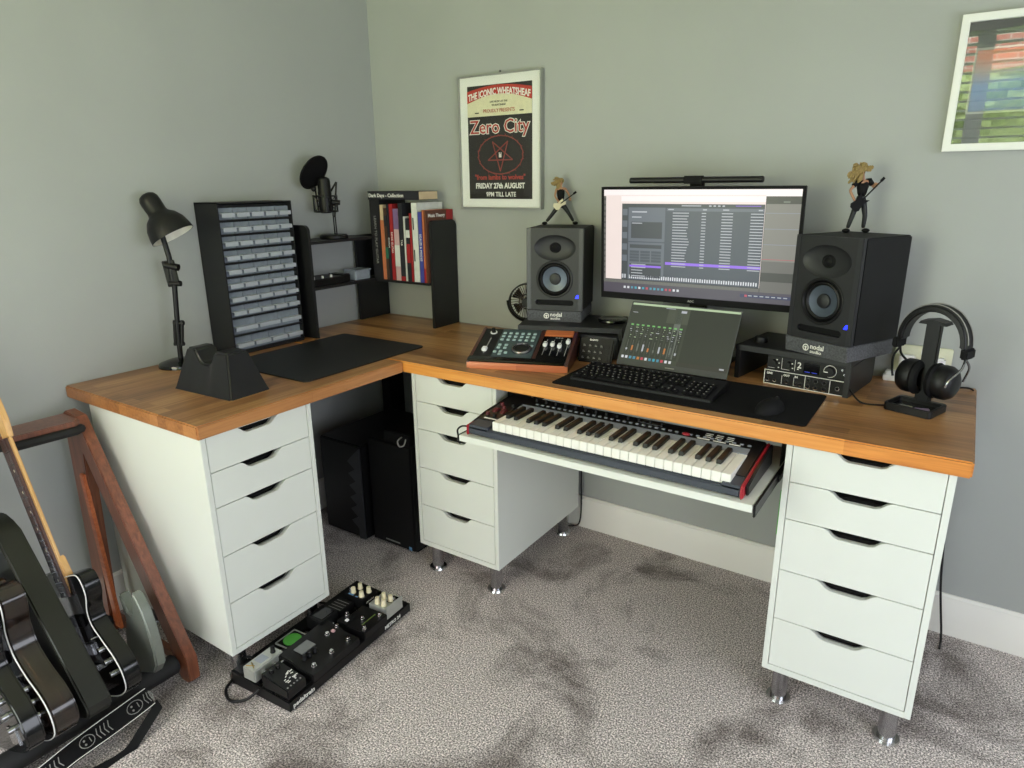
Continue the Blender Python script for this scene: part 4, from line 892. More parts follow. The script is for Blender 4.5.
g = G(); g.sphere((0, 0, 0), 1, (.033, .058, .034), n=28); bmesh.ops.bisect_plane(g.bm, geom=g.bm.verts[:]+g.bm.edges[:]+g.bm.faces[:], plane_co=(0, 0, 0), plane_no=(0, 0, 1), clear_inner=True)
obj('shell', g, 'blackm', ms); obj('scroll_wheel', G().cyl((-.003, .038, .024), (.003, .038, .024), .008, n=16), 'rubber', ms)

# audio interfaces
def iface(loc, rz, label, low):
    t = thing('audio_interface', label, 'audio interface', loc, rz, 'stacked audio interfaces'); w_, h_ = .246, .0455
    obj('chassis', G().box(0, w_, .002, .17, 0, h_-.001, .002), 'black', t)
    g = G()
    fr = []
    if low:
        g.prism([(0, 0), (w_, 0), (w_, h_), (0, h_)], .0008, F(0, .002, 0), holes=[[(.002, .002), (w_-.002, .002), (w_-.002, h_-.002), (.002, h_-.002)]])
        for x in (.125, .197): g.box(x, x+.0015, .001, .002, .003, h_-.003)
        for x in (.055, .092): g.box(x, x+.001, .001, .002, .006, h_-.012)
    else:
        for x in (.045, .085): g.box(x, x+.001, .001, .002, .006, h_-.004)
        g.box(.004, .024, .001, .002, .006, .007); g.box(.046, .07, .001, .002, .006, .007)
    obj('panel_lines', g, 'inkw', t)
    Fm = F(0, .002, 0)
    if low:
        for i, (x, z, r_) in enumerate([(.012, .014, .006), (.034, .014, .006), (.072, .016, .006), (.100, .014, .006), (.113, .014, .006), (.136, .012, .0075), (.158, .012, .0075), (.182, .012, .0075), (.136, .032, .0075), (.158, .032, .0075), (.182, .032, .0075), (.220, .021, .007)]):
            jk = obj('jack', G().lathe([(r_, 0), (r_, .003), (r_*.6, .003), (r_*.55, 0)], Fm @ T(x, z, 0), n=20), 'brightchrome' if i < 11 else 'steel', t)
            obj('jack_hole', G().lathe([(r_*.6, .0008), (0, .0008)], Fm @ T(x, z, 0), n=16), 'blackm', jk)
        for x, s_ in ((.008, 'LINE'), (.060, 'OUT'), (.094, 'IN')): obj('lettering', G().text(s_, .009, Fm @ T(x, .032, .0005), align='LEFT', bold=.0003), 'inkw', t)
    else:
        for x in (.022, .066): obj('knob', G().lathe([(.009, 0), (.008, .012), (0, .012)], Fm @ T(x, .025, 0), n=24), 'black', t)
        obj('main_dial', G().lathe([(.0155, 0), (.0155, .008), (.014, .014), (0, .014)], Fm @ T(.188, .023, 0), n=32), 'black', t)
        obj('dial_ring', G().lathe([(.0185, 0), (.0185, .0008), (.017, .0008), (.017, 0)], Fm @ T(.188, .023, 0), n=32), 'inkw', t)
        obj('dial_pointer', G().box(.174, .186, -.0135, -.012, .022, .024), 'inkw', t)
        for x, z in ((.222, .033), (.229, .020)): obj('button', G().lathe([(.0035, 0), (.0035, .003), (0, .003)], Fm @ T(x, z, 0), n=14), 'steel', t)
        obj('display', G().box(.112, .158, .0008, .002, .006, .038), 'blackg', t)
        for x in (.116, .137): obj('level_meter', G().box(x, x+.015, .0002, .0009, .009, .011), 'bluedim', t)
        for x, z in ((.030, .034), (.037, .024), (.036, .010), (.077, .028), (.079, .014), (.095, .014)): obj('indicator', G().box(x-.002, x+.002, .001, .002, z-.0015, z+.0015), 'inkw', t)
        obj('lettering', G().text('2', .026, Fm @ T(.092, .018, .0005), align='LEFT', bold=.0003), 'inkw', t)
M['bluedim'] = mat('dim_blue_light', '20309a', .4, emit='3040c0', estr=.6)
iface((1.903, -.276, ZT), -.130, 'lower black rack audio interface with a row of jacks and white outline', True)
iface((1.9085, -.2745, ZT+.0462), -.130, 'upper black audio interface with one large volume dial under the right riser', False)
tag(obj('interface_cable', G().tube(smooth_path([(2.150, -.300, .885), (2.19, -.345, ZT+.004), (2.24, -.345, ZT+.0035), (2.262, -.325, ZT+.004)]), .0025), 'black'), 'thin black cable running from the audio interfaces to the headphone stand', 'cable')

# headphone stand and headphones
hs_ = thing('headphone_stand', 'black headphone stand with a tray base on the right end of the worktop', 'headphone stand', (2.325, -.335, ZT), -.33)
g = G().prism(rrect(-.062, .062, -.055, .055, .012), .022, bev=.002, holes=[rrect(-.054, .054, -.047, .035, .008)]); obj('base', g, 'black', hs_)
obj('tray_floor', G().prism(rrect(-.056, .056, -.049, .040, .008), .010), 'blackg', hs_)
obj('post', G().box(-.020, .020, .036, .052, .01, .245, .004, Tm=Matrix.Identity(4)), 'black', hs_)
obj('cradle', G().prism([(-.035, 0), (.035, 0), (.030, .008), (0, .014), (-.030, .008)], .05, F(0, .072, .238), bev=.002), 'black', hs_)
tag(obj('guitar_picks', G().box(-.018, .018, -.014, .014, 0, .003, .001, Tm=T(2.345, -.362, ZT+.0105, .2)), 'lilac'), 'lilac card lying in the tray of the headphone stand', 'card')
hpn = thing('headphones', 'black studio headphones hanging on the stand at the right of the worktop', 'headphones', (2.342, -.298, ZT), -.42)
def arc_pts(r, z0, a0_, a1_, n=20, ry=1.12, y=0): return [(r*cos(a), y, z0+r*ry*sin(a)) for a in [a0_+(a1_-a0_)*i/n for i in range(n+1)]]
rb = .088; zb = .190
g = G()
outer = arc_pts(rb+.004, zb, radians(-4), radians(184)); n_ = len(outer)
tb = bmesh.new(); rings = []
for (x, y, z), (xi, yi, zi) in zip(outer, arc_pts(rb-.014, zb, radians(-4), radians(184))):
    rings.append([tb.verts.new(v) for v in ((x, -.020, z-.001), (x, .020, z-.001), (xi, .022, zi), (xi, -.022, zi))])
for A, B in zip(rings, rings[1:]):
    for k in range(4): tb.faces.new((A[k], A[(k+1) % 4], B[(k+1) % 4], B[k]))
tb.faces.new(rings[0]); tb.faces.new(rings[-1][::-1]); bmesh.ops.recalc_face_normals(tb, faces=tb.faces)
bmesh.ops.bevel(tb, geom=[e for e in tb.edges if len(e.link_faces) == 2 and e.calc_face_angle(0) > .8], offset=.005, segments=3, affect='EDGES', clamp_overlap=True); g.add(tb)
hb_ = obj('headband', g, 'black', hpn)
obj('band_piping', G().tube(arc_pts(rb+.005, zb, radians(5), radians(175), y=-.013), .0014, 6).tube(arc_pts(rb+.005, zb, radians(5), radians(175), y=.013), .0014, 6), 'inkg', hb_)
for s_ in (-1, 1):
    obj('band_end', G().box(s_*(rb+.002)-.010, s_*(rb+.002)+.008, -.024, .024, zb-.030, zb-.002, .004), 'blackm', hpn)
    g = G(); X0 = s_*(rb-.002)
    for yy_ in (-.045, .045): g.tube(smooth_path([(X0, 0, zb-.03), (X0+.004*s_, yy_*.45, zb-.055), (s_*.076, yy_, zb-.085), (s_*.070, yy_*1.05, .085)]), .0032, 8)
    obj('yoke', g, 'steel' if s_ > 0 else 'black', hpn)
    Mc = T(s_*.030, 0, .085) @ Matrix.Rotation(s_*pi/2, 4, 'Y') @ Matrix.Rotation(.0, 4, 'X')
    obj('ear_cup', G(Mc).lathe([(.046, 0), (.048, .010), (.047, .026), (.040, .038), (.026, .046), (.010, .048), (0, .048)], n=36), 'black', hpn)
    obj('ear_pad', G(Mc).lathe([(.028, -.016), (.036, -.021), (.046, -.016), (.050, -.006), (.046, .001), (.030, .002)], n=36), 'blackm', hpn)
tag(obj('headphone_cable', G().tube(smooth_path([(2.365, -.255, ZT+.05), (2.355, -.20, ZT+.02), (2.37, -.12, ZT+.004), (2.40, -.07, ZT+.004), (2.435, -.06, ZT+.012), (2.462, -.03, ZT-.004), (2.468, -.012, ZT-.06)]), .0028), 'black'), 'black cable curling from the headphones over the back right corner of the worktop', 'cable')

# ------------------------------------------------------------------ figurines
def rod(g, a, b, r): g.cyl(a, b, r, n=8)
def toy_guitar(name, parent, c, ang, body_m, pts, L, Mrot=None):
    Mg = Matrix.Translation(c) @ Matrix.Rotation(-ang, 4, 'Y')
    o = obj('toy_guitar', G(Mg).prism(pts, .0045, F(0, .0, 0), bev=.0008), body_m, parent)
    g = G(Mg).box(-.002+.0, L, -.0065, -.0045, -.002, .002, .0004); g.box(L, L+.014, -.0065, -.0035, -.0035, .0045, .0006)
    obj('toy_neck', g, 'blackm', o); return o
f1 = thing('figurine', 'blond guitarist figurine with wide stance and white guitar on the left loudspeaker', 'figurine', (1.030, -.058, RT+.042+SH+.0005), .56)
def fig(t, J, hair, w_=1.0, feet=(), zs=1):
    V = [J['pelvis'], J['waist'], J['chest'], J['neck'], J['head'], J['top'],
         J['shL'], J['elL'], J['haL'], J['shR'], J['elR'], J['haR'], J['hipL'], J['knL'], J['anL'], J['hipR'], J['knR'], J['anR']]
    E_ = [(0, 1), (1, 2), (2, 3), (3, 4), (4, 5), (2, 6), (6, 7), (7, 8), (2, 9), (9, 10), (10, 11), (0, 12), (12, 13), (13, 14), (0, 15), (15, 16), (16, 17)]
    Rd = [.0095, .0085, (.0125, .009), .0045, .0085, .007, .006, .0042, .0035, .006, .0042, .0035, .0085, .006, .0042, .0085, .006, .0042]
    skin('body', V, E_, Rd, 'skin', t)
    leg = [J['waist'], J['pelvis'], J['hipL'], J['knL'], J['anL'], J['hipR'], J['knR'], J['anR']]
    skin('trousers', leg, [(1, 0), (1, 2), (2, 3), (3, 4), (1, 5), (5, 6), (6, 7)], [.0095, .0115, .0105, .0078, .0062, .0105, .0078, .0062], 'denim', t)
    sl = [J['waist'], J['chest'], J['shL'], J['shR']]; up_ = Vector(J['chest'])+Vector((0, 0, .010))
    skin('vest', [tuple(Vector(J['waist']).lerp(Vector(J['pelvis']), .6)), sl[1], tuple(up_), tuple(Vector(J['chest']).lerp(Vector(J['shL']), .75)), tuple(Vector(J['chest']).lerp(Vector(J['shR']), .75))], [(0, 1), (1, 2), (1, 3), (1, 4)], [.0135, .0165, .0105, .0090, .0090], 'blackm', t)
    if w_ > 1:
        for k, e in (('shL', 'elL'), ('shR', 'elR')): obj('sleeve', G().tube([Vector(J[k]).lerp(Vector(J['chest']), .2), J[k], Vector(J[k]).lerp(Vector(J[e]), .55)], [.009, .0088, .0070], 8), 'blackm', t)
    for k in ('anL', 'anR'):
        a = J[k]; dx = .010 if a[0] > 0 else -.010
        obj('boot', G().sphere((a[0]+dx*.6, a[1]-.006, .006), .0075, (1.5, 1.6, .85)), 'blackm', t)
    for k, sd in (('haL', 1), ('haR', -1)):
        h = Vector(J[k]); g = G(); g.sphere(h, .0048, (1, .7, 1.1))
        for i in range(4): g.tube([h+Vector((.002*(i-1.5), -.002, 0)), h+Vector((.0024*(i-1.5), -.005, -.004-.0006*(i % 2))), h+Vector((.0022*(i-1.5), -.0035, -.0075))], .0010, 5)
        g.tube([h, h+Vector((sd*.004, -.003, .001)), h+Vector((sd*.005, -.004, .004))], .0011, 5); obj('hand', g, 'skin', t)
    hd = Vector(J['head']); obj('nose', G().sphere(hd+Vector((.001, -.0095, .001)), .002, (.8, 1, 1.4)).sphere(hd+Vector((0, -.008, -.005)), .0018, (1.6, .6, .5)), 'skin', t)
    obj('eyes', G().sphere(hd+Vector((-.003, -.0085, .0035)), .0011).sphere(hd+Vector((.004, -.0085, .0035)), .0011), 'blackm', t)
    g = G(); r3 = random.Random(9)
    g.sphere(hd+Vector((0, .002, .004)), .0105, (1, 1, 1.05))
    for a, b in hair:
        for k in range(7):
            o_ = Vector(((r3.random()-.5)*.010, (r3.random()-.5)*.010, (r3.random()-.5)*.008)); A = hd+Vector((0, .002, .006))+o_*.6; B = hd+Vector(b)+o_*1.6; m_ = (A+B)/2+Vector(a)+o_*.5
            g.tube(smooth_path([A, m_, B], 4), [.0036]*4+[.0034]*4+[.0012], 6)
    obj('hair', g, 'hair', t)
fig(f1, dict(pelvis=(.003, 0, .080), waist=(.002, 0, .100), chest=(.001, 0, .127), neck=(.002, 0, .147), head=(.003, -.002, .161), top=(.004, -.001, .172),
    shL=(.017, 0, .138), elL=(.034, -.004, .112), haL=(.036, -.016, .098), shR=(-.015, 0, .138), elR=(-.022, -.006, .108), haR=(-.006, -.016, .086),
    hipL=(.012, 0, .074), knL=(.034, -.002, .042), anL=(.053, 0, .011), hipR=(-.006, 0, .074), knR=(-.031, -.002, .040), anR=(-.055, 0, .011)),
    [((-.008, 0, .004), (-.026, 0, .012)), ((-.010, 0, -.004), (-.034, 0, -.008)), ((-.004, .004, 0), (-.012, .004, -.022))])
toy_guitar('t', f1, (.002, -.017, .082), .62, 'knobw', [(-.030, -.010), (-.022, -.016), (-.004, -.010), (.012, -.014), (.020, -.006), (.010, .0), (.016, .010), (.004, .010), (-.010, .008), (-.024, .016), (-.032, .008)], .058)
f2 = thing('figurine', 'curly blond guitarist figurine all in black on the right loudspeaker', 'figurine', (2.090, -.112, RT+.047+SH+.0005), .56)
fig(f2, dict(pelvis=(.004, 0, .096), waist=(.004, 0, .114), chest=(.004, 0, .140), neck=(.001, -.002, .158), head=(-.006, -.004, .171), top=(-.006, -.003, .182),
    shL=(.020, 0, .151), elL=(.038, -.004, .128), haL=(.033, -.016, .140), shR=(-.012, 0, .151), elR=(-.034, -.004, .122), haR=(-.018, -.016, .088),
    hipL=(.012, 0, .090), knL=(.020, -.004, .050), anL=(.021, 0, .011), hipR=(-.005, 0, .090), knR=(-.017, -.003, .050), anR=(-.026, 0, .011)),
    [((-.006, 0, .012), (-.024, 0, .010)), ((-.012, 0, .004), (-.034, 0, -.012)), ((.010, 0, .010), (.018, 0, .010)), ((-.004, -.004, 0), (-.014, -.004, -.024)), ((-.010, 0, -.006), (-.026, 0, -.024)), ((.0, 0, .014), (.006, 0, .014)), ((-.010, 0, .010), (-.020, 0, .018))], w_=2)
toy_guitar('t', f2, (-.004, -.018, .094), .84, 'blackm', [(-.034, -.010), (-.026, -.017), (-.006, -.012), (.016, -.018), (.006, -.004), (.006, .004), (.016, .018), (-.006, .012), (-.026, .017), (-.034, .010)], .072)

# ------------------------------------------------------------------ under the desk
pc = thing('computer_tower', 'black computer tower with small white badge beside the middle drawer unit', 'computer', (.555, -.600, 0))
obj('case', G().box(-.118, .118, 0, .43, .012, .478, .004), 'laminate', pc)
obj('front_panel', G().box(-.116, .116, -.006, .002, .016, .476, .003), 'black', pc)
obj('base_feet', G().box(-.11, .11, .02, .40, 0, .013, .002), 'blackm', pc)
obj('badge', G().box(-.045, .035, -.0068, -.0058, .030, .036), 'inkg', pc); obj('badge', G().box(.085, .100, -.0068, -.0058, .018, .033), 'bluelogo', pc)
pc = thing('computer_tower', 'second black computer tower with a jagged vent edge, half hidden by the left drawer unit', 'computer', (.298, -.632, 0))
obj('case', G().box(-.125, .122, 0, .44, .010, .440, .006), 'black', pc)
g = G()
zz = [(.085, .012), (.120, .012), (.120, .43), (.085, .40)]
for i in range(6): z = .36-.055*i; zz += [(.045, z), (.085, z-.030)]
g.prism(zz, .006, F(0, .001, 0)); obj('jagged_front_trim', g, 'trimg', pc)
obj('base_feet', G().box(-.10, .10, .03, .40, 0, .011), 'blackm', pc)
bx = thing('router_box', 'small flat black box with a hanging cable end on top of the computer tower', 'box', (.600, -.540, .4785))
obj('case', G().box(-.075, .070, -.06, .14, 0, .050, .004), 'black', bx)
obj('cable_loop', G().tube(smooth_path([(.03, -.062, .035), (.035, -.09, .030), (.040, -.088, .008), (.052, -.075, .010), (.05, -.06, .03)]), .003), 'inkg', bx)
tag(obj('wall_cable', G().tube(smooth_path([(2.452, -.03, .80), (2.452, -.03, .5), (2.47, -.035, .22), (2.500, -.05, .02), (2.50, -.12, .006)]), .0035), 'black'), 'black cable hanging down behind the right drawer unit to the carpet', 'cable')
tag(obj('unit_cable', G().tube(smooth_path([(1.125, -.02, .60), (1.128, -.024, .3), (1.130, -.026, .05), (1.10, -.04, .006), (1.02, -.06, .006)]), .003), 'black'), 'thin cable dropping behind the middle drawer unit to the carpet', 'cable')

# ------------------------------------------------------------------ guitar rack
rk = thing('guitar_rack', 'red-brown wooden guitar rack with padded black bars at the left wall', 'guitar stand', (0, -1.55, 0))
def rack_side(yy):
    g = G(); g.prism([(.085, .790), (.110, .806), (.178, .798), (.592, .085), (.592, .012), (.575, 0), (.540, 0), (.528, .03), (.532, .055), (.170, .690)], .034, F(0, yy+.034, 0), bev=.003); obj('front_leg', g, 'redwood', rk)
    g = G(); g.prism([(.048, 0), (.118, 0), (.175, .69), (.150, .79), (.085, .79)], .030, F(0, yy+.033, 0), bev=.003); obj('rear_leg', g, 'redwood', rk)
    obj('brace', G().prism([(.135, .60), (.158, .60), (.205, .05), (.170, .05)], .012, F(0, yy+.006, 0), bev=.002), 'trimwood', rk)
    obj('cross_strut', G().prism([(.08, .040), (.56, .040), (.56, .070), (.08, .070)], .02, F(0, yy+.03, 0), bev=.002), 'redwood', rk)
rack_side(0); rack_side(-.90)
pts = [(.090, -.003), (.215, -.003)]
ys = [-.212, -.315, -.400, -.480, -.560, -.640, -.720, -.800]
pts = [(.100, .0), (.200, .0), (.215, -.02)]
prevy = -.02
for y in ys:
    for i in range(9): a = pi*i/8; pts.append((.205-.032*sin(a)**.8, y+.034*cos(a)))
pts += [(.205, -.86), (.100, -.86)]
top = obj('top_rail', G().prism(pts, .022, T(0, 0, .775), bev=.002), 'redwood', rk)
pad = [(x+.004 if x > .12 else x+.05, y) for x, y in pts]
obj('top_pad', G().prism([(x+.006, y) for x, y in pts[1:-1]]+[(x-.02, y) for x, y in reversed(pts[1:-1])], .024, T(0, 0, .772)), 'foampad', rk) if False else None
M['foampad'] = mat('black_foam_tube', '121213', .75, bump=.2, scale=300)
obj('top_pad', G().tube(smooth_path([(x+.004, y, .768) for x, y in pts[1:-1]], 1), .014, 8), 'foampad', rk)
for n_, (x, z, r) in dict(a=(.530, .058, .031), b=(.14, .058, .024)).items():
    o = obj('floor_bar', G().cyl((x, -.004, z), (x, -.86, z), r, n=24, bev=.006), 'foampad', rk)

AX = -.40
def guitar(label, y, out, th, mbody, mtop=None, binding=False, neck_w=0.0, u0=.29, neck_m='maple', board_m='rosewood', hardware=True, deco='chrome'):
    t = thing('electric_guitar', label, 'guitar', (.53, y, .12)); t.rotation_euler = (0, AX, 0); t['group'] = 'guitars in the rack'
    body = obj('body', G().prism(out, th, F(0, th, 0), bev=.005, seg=3), mbody, t)
    if mtop: obj('top', G().prism([((x-sum(p[0] for p in out)/len(out))*.982+sum(p[0] for p in out)/len(out), (z-.15)*.985+.15) for x, z in out], .0012, F(0, 0, 0)), mtop, body)
    if binding: obj('binding', G().tube([(x*.985, -.0005, (z-.15)*.99+.15) for x, z in out], .0016, 6, closed=True), 'binding', body)
    if neck_w is None: return t
    nw = neck_w; L = .43
    g = G(); g.prism([(nw-.031, u0-.01), (nw+.030, u0-.01), (nw+.026, u0+L), (nw-.026, u0+L)], .012, F(0, .009, 0), bev=.003); g.prism([(nw-.020, u0+.05), (nw-.026, u0-.035), (nw+.026, u0-.035), (nw+.034, u0-.01), (nw+.040, u0+.015), (nw+.028, u0+.075)], .02, F(0, .019, 0), bev=.003)
    nk_ = obj('neck', g, neck_m, t)
    g = G(); g.prism([(nw-.034, u0-.04), (nw+.030, u0-.04), (nw+.026, u0+L), (nw-.029, u0+L)], .006, F(0, -.003, 0), bev=.001); fb = obj('fretboard', g, board_m, nk_)
    g = G(); g2 = G(); S_ = .68
    for k in range(21):
        zz = u0+L-(S_*(1-2**(-k/12.0)))
        if zz > u0-.035: g.box(nw-.030, nw+.024, -.0098, -.0088, zz-.0009, zz+.0009)
    obj('frets', g, 'steel', fb)
    for k in (3, 5, 7, 9, 12, 15, 17):
        zz = u0+L-(S_*(1-2**(-(k-.5)/12.0)))
        if zz > u0-.02: obj('inlay_dot', G().cyl((nw-.002, -.0085, zz), (nw-.002, -.0096, zz), .0038, n=12), 'knobw', fb)
    obj('headstock', G().prism([(nw-.022, u0+L), (nw+.024, u0+L), (nw+.038, u0+L+.05), (nw+.030, u0+L+.165), (nw-.012, u0+L+.175), (nw-.026, u0+L+.06)], .015, F(0, .014, 0), bev=.002), neck_m, nk_)
    if hardware:
        for z in (.115, .20): obj('pickup', G().box(nw-.042, nw+.042, -.008, .001, z-.017, z+.017, .003), 'blackm' if z > .15 else 'chrome', body)
        obj('bridge', G().box(nw-.040, nw+.040, -.012, .0, .055, .070, .002), 'brightchrome', body)
        for x, z in ((nw+.095, .115), (nw+.105, .080), (nw+.112, .045)): obj('knob', G().cyl((x, 0, z), (x, -.014, z), .009, .008, n=16), 'steel', body)
        obj('switch', G().cyl((nw+.085, 0, .150), (nw+.088, -.018, .152), .003, n=8), 'brightchrome', body)
    obj('strings', G().box(nw-.020, nw-.0195, -.0125, -.012, .065, u0+L).box(nw-.012, nw-.0115, -.0125, -.012, .065, u0+L).box(nw-.004, nw-.0035, -.0125, -.012, .065, u0+L).box(nw+.004, nw+.0045, -.0125, -.012, .065, u0+L).box(nw+.012, nw+.0125, -.0125, -.012, .065, u0+L).box(nw+.018, nw+.0185, -.0125, -.012, .065, u0+L), 'steel', t)
    return t
tele = sp2([(.035, .332), (.085, .334), (.124, .330), (.137, .305), (.132, .268), (.100, .226), (.095, .185), (.125, .138), (.158, .090), (.172, .045), (.160, .0), (.115, -.022), (.05, -.030), (-.05, -.030), (-.12, -.022), (-.165, .01), (-.172, .06), (-.14, .13), (-.108, .18), (-.106, .22), (-.128, .265), (-.132, .31), (-.10, .345), (-.05, .350), (-.022, .330)], 4)
guitar('black bound guitar with maple neck and dotted dark fretboard, second from the rack end', -1.76, tele, .044, 'blackg', binding=True, neck_w=.012, u0=.315)
out = [(.058, .225), (.066, .224), (.073, .168), (.090, .160), (.105, .167), (.132, .214), (.142, .223), (.152, .208), (.162, .165), (.158, .11), (.145, .05), (.125, .0), (.09, -.022), (-.02, -.022), (-.03, .05), (.0, .10), (.045, .15)]
guitar('pale sage guitar with two pointed horns at the right end of the rack', -1.662, out, .030, 'silverpaint', neck_w=None)
out = [(-.12, .565), (-.06, .555), (-.02, .53), (.012, .500), (.176, .010), (.170, -.010), (.150, -.022), (-.12, -.028), (-.22, .02), (-.25, .12), (-.16, .20), (-.14, .30), (-.20, .48)]
guitar('dark olive angular guitar with long straight edge between two rounded guitars', -1.865, out, .062, 'olive', neck_w=-.06, u0=.50, neck_m='blackm', board_m='blackm', hardware=False)
lp = sp2([(.03, .395), (.06, .375), (.095, .385), (.130, .375), (.146, .340), (.125, .300), (.098, .262), (.092, .205), (.125, .147), (.172, .095), (.190, .045), (.170, -.005), (.10, -.030), (0, -.034), (-.10, -.030), (-.17, -.005), (-.19, .05), (-.17, .10), (-.12, .16), (-.10, .21), (-.115, .28), (-.14, .34), (-.12, .395), (-.05, .41), (-.02, .395)], 4)
guitar('brown-sided single-cut guitar with white binding near the left edge of the photo', -1.94, lp, .058, 'brownrim', mtop='sunburst_dark', binding=True, neck_w=0, u0=.36, neck_m='blackm') if 'sunburst_dark' in M else None
M['sunburst_dark'] = mat('dark_sunburst_top', '160d0a', .12, coat=.6, var=.6, scale=7)
g4 = guitar('brown-sided single-cut guitar with white binding near the left edge of the photo', -1.94, lp, .058, 'brownrim', mtop='sunburst_dark', binding=True, neck_w=0, u0=.36, neck_m='blackm')
obj('tailpiece_plate', G().prism(ell(.05, .03, .030, .045, 20), .002, F(0, -.001, 0)), 'sunburst', g4)
g5 = guitar('black guitar with bright chrome bridge at the very left edge of the photo', -1.997, sp2([(p[0], p[1]) for p in [(.035, .332), (.085, .334), (.124, .330), (.137, .305), (.132, .268), (.100, .226), (.095, .185), (.125, .138), (.158, .090), (.168, .045), (.160, .0), (.115, -.022), (.05, -.030), (-.05, -.030), (-.12, -.022), (-.165, .01), (-.172, .06), (-.14, .13), (-.108, .18), (-.106, .22), (-.128, .265), (-.132, .31), (-.10, .345), (-.05, .350), (-.022, .330)]], 4), .042, 'blackg', neck_w=.0, u0=.315, neck_m='blackm', board_m='blackm')
obj('control_plate', G().box(.06, .12, -.003, 0, .0, .05, .002), 'brightchrome', g5)

# strap with skeleton print hanging over the bar
st_ = thing('guitar_strap', 'black guitar strap with white skull and bone print draped over the padded bar', 'strap', (.58, -1.70, 0))
cl = smooth_path([(.030, .010, .098), (.033, -.06, .094), (.036, -.13, .088), (.040, -.20, .080), (.046, -.27, .070), (.050, -.33, .064)], 6)
def strip(g, path, w, th=.003):
    tb = bmesh.new(); rows_ = []
    for i, p in enumerate(path):
        a = .55+.18*sin(i*.22); d = Vector((cos(a), 0, -sin(a))); n = Vector((sin(a), 0, cos(a)))
        rows_.append([tb.verts.new(v) for v in (p, p+d*w, p+d*w+n*th, p+n*th)])
    for A, B in zip(rows_, rows_[1:]):
        for k in range(4): tb.faces.new((A[k], A[(k+1) % 4], B[(k+1) % 4], B[k]))
    tb.faces.new(rows_[0]); tb.faces.new(rows_[-1][::-1]); bmesh.ops.recalc_face_normals(tb, faces=tb.faces); g.add(tb); return path
g = G(); strip(g, cl, .058); obj('webbing', g, 'blackm', st_)
def on_strap(i, f):
    p = cl[i]; a = .55+.18*sin(i*.22); return p+Vector((cos(a), 0, -sin(a)))*(.058*f)+Vector((sin(a), 0, cos(a)))*.0045
n = len(cl)
obj('edge_stitch', G().tube([on_strap(i, .04) for i in range(n)], .0012, 5), 'inkw', st_); obj('edge_stitch', G().tube([on_strap(i, .96) for i in range(n)], .0012, 5), 'inkw', st_)
def sk_pt(c, fx, fy):   # offset in strap surface
    i = max(0, min(n-2, int(c+fx))); t_ = c+fx-int(c+fx); return on_strap(i, .5+fy).lerp(on_strap(i+1, .5+fy), t_)
for c in (4, 15, 26):
    obj('skull_print', G().tube([sk_pt(c, 1.6*cos(a), .28*sin(a)) for a in [2*pi*i/16 for i in range(16)]], .0011, 5, closed=True).sphere(sk_pt(c, .5, .10), .003, n=8).sphere(sk_pt(c, .5, -.10), .003, n=8).tube([sk_pt(c, -.7, -.12), sk_pt(c, -.7, .12)], .0012, 5), 'inkg', st_)
    for k in range(4): obj('rib_print', G().tube([sk_pt(c, -2.6-k*.9, -.26), sk_pt(c, -2.2-k*.9, 0), sk_pt(c, -2.6-k*.9, .26)], .0012, 5), 'inkg', st_)
g = G(); strip(g, smooth_path([(.070, .02, .072), (.085, -.05, .030), (.098, -.10, .008), (.092, -.17, .008), (.080, -.25, .012), (.066, -.33, .030)], 6), .030); obj('webbing', g, 'blackm', st_)

# ------------------------------------------------------------------ pedalboard
pb = thing('pedalboard', 'black metal pedalboard frame on the carpet beside the left drawer unit', 'pedalboard', (.947, -1.459, 0), .067)
for x, z in ((-.252, .050), (-.185, .047), (-.120, .044), (-.055, .041)): obj('rail', G().box(x, x+.048, .003, .555, z-.012, z, .003), 'black', pb)
obj('side_panel', G().prism([(-.252, .004), (0, .004), (0, .034), (-.252, .050)], .004, F(0, .004, 0), bev=.001), 'black', pb)
obj('side_panel', G().prism([(-.252, .004), (0, .004), (0, .034), (-.252, .050)], .004, F(0, .5585, 0), bev=.001), 'black', pb)
obj('front_rail', G().box(-.006, 0, .0, .558, .004, .037, .002), 'black', pb); obj('back_rail', G().box(-.252, -.246, .0, .558, .004, .050, .002), 'black', pb)
for x in (-.24, -.02):
    for y in (.02, .53): obj('rubber_foot', G().cyl((x, y, 0), (x, y, .006), .010, n=14), 'rubber', pb)
Mt = Matrix(((0, 0, 1, .0003), (1, 0, 0, 0), (0, 1, 0, 0), (0, 0, 0, 1)))
obj('lettering', G().text('pedaltrain', .021, Mt @ T(.012, .012, 0), align='LEFT', bold=.0004), 'inkw', pb)
obj('lettering', G().text('METRO 24', .018, Mt @ T(.42, .013, 0), align='LEFT', bold=.0004), 'inkw', pb)
PB = Matrix.Translation((.947, -1.459, 0)) @ Matrix.Rotation(.067, 4, 'Z')
def pedal(name, label, x, y, z, rz=0, cat='effects pedal'):
    v = PB @ Vector((x, y, z)); return thing(name, label, cat, v, .067+rz, 'effects pedals')
def footsw(t, x, y, z, m='brightchrome'): obj('foot_switch', G().cyl((x, y, z), (x, y, z+.005), .0085, n=6).cyl((x, y, z+.004), (x, y, z+.014), .0062, n=18, bev=.0015), m, t)
def knob(t, x, y, z, r=.007, h=.016, m='knobw'): obj('knob', G().lathe([(r*1.15, 0), (r*1.15, .003), (r, .005), (r*.85, h), (0, h)], T(x, y, z), n=20), m, t)
zb_ = .0505
p = pedal('effects_pedal', 'small silver-grey pedal with black knob at the near end of the pedalboard', -.163, .052, zb_)
obj('enclosure', G().box(-.026, .026, -.055, .055, 0, .042, .003), 'pedal_silver', p); knob(p, .004, .035, .042, .007, .022, 'black')
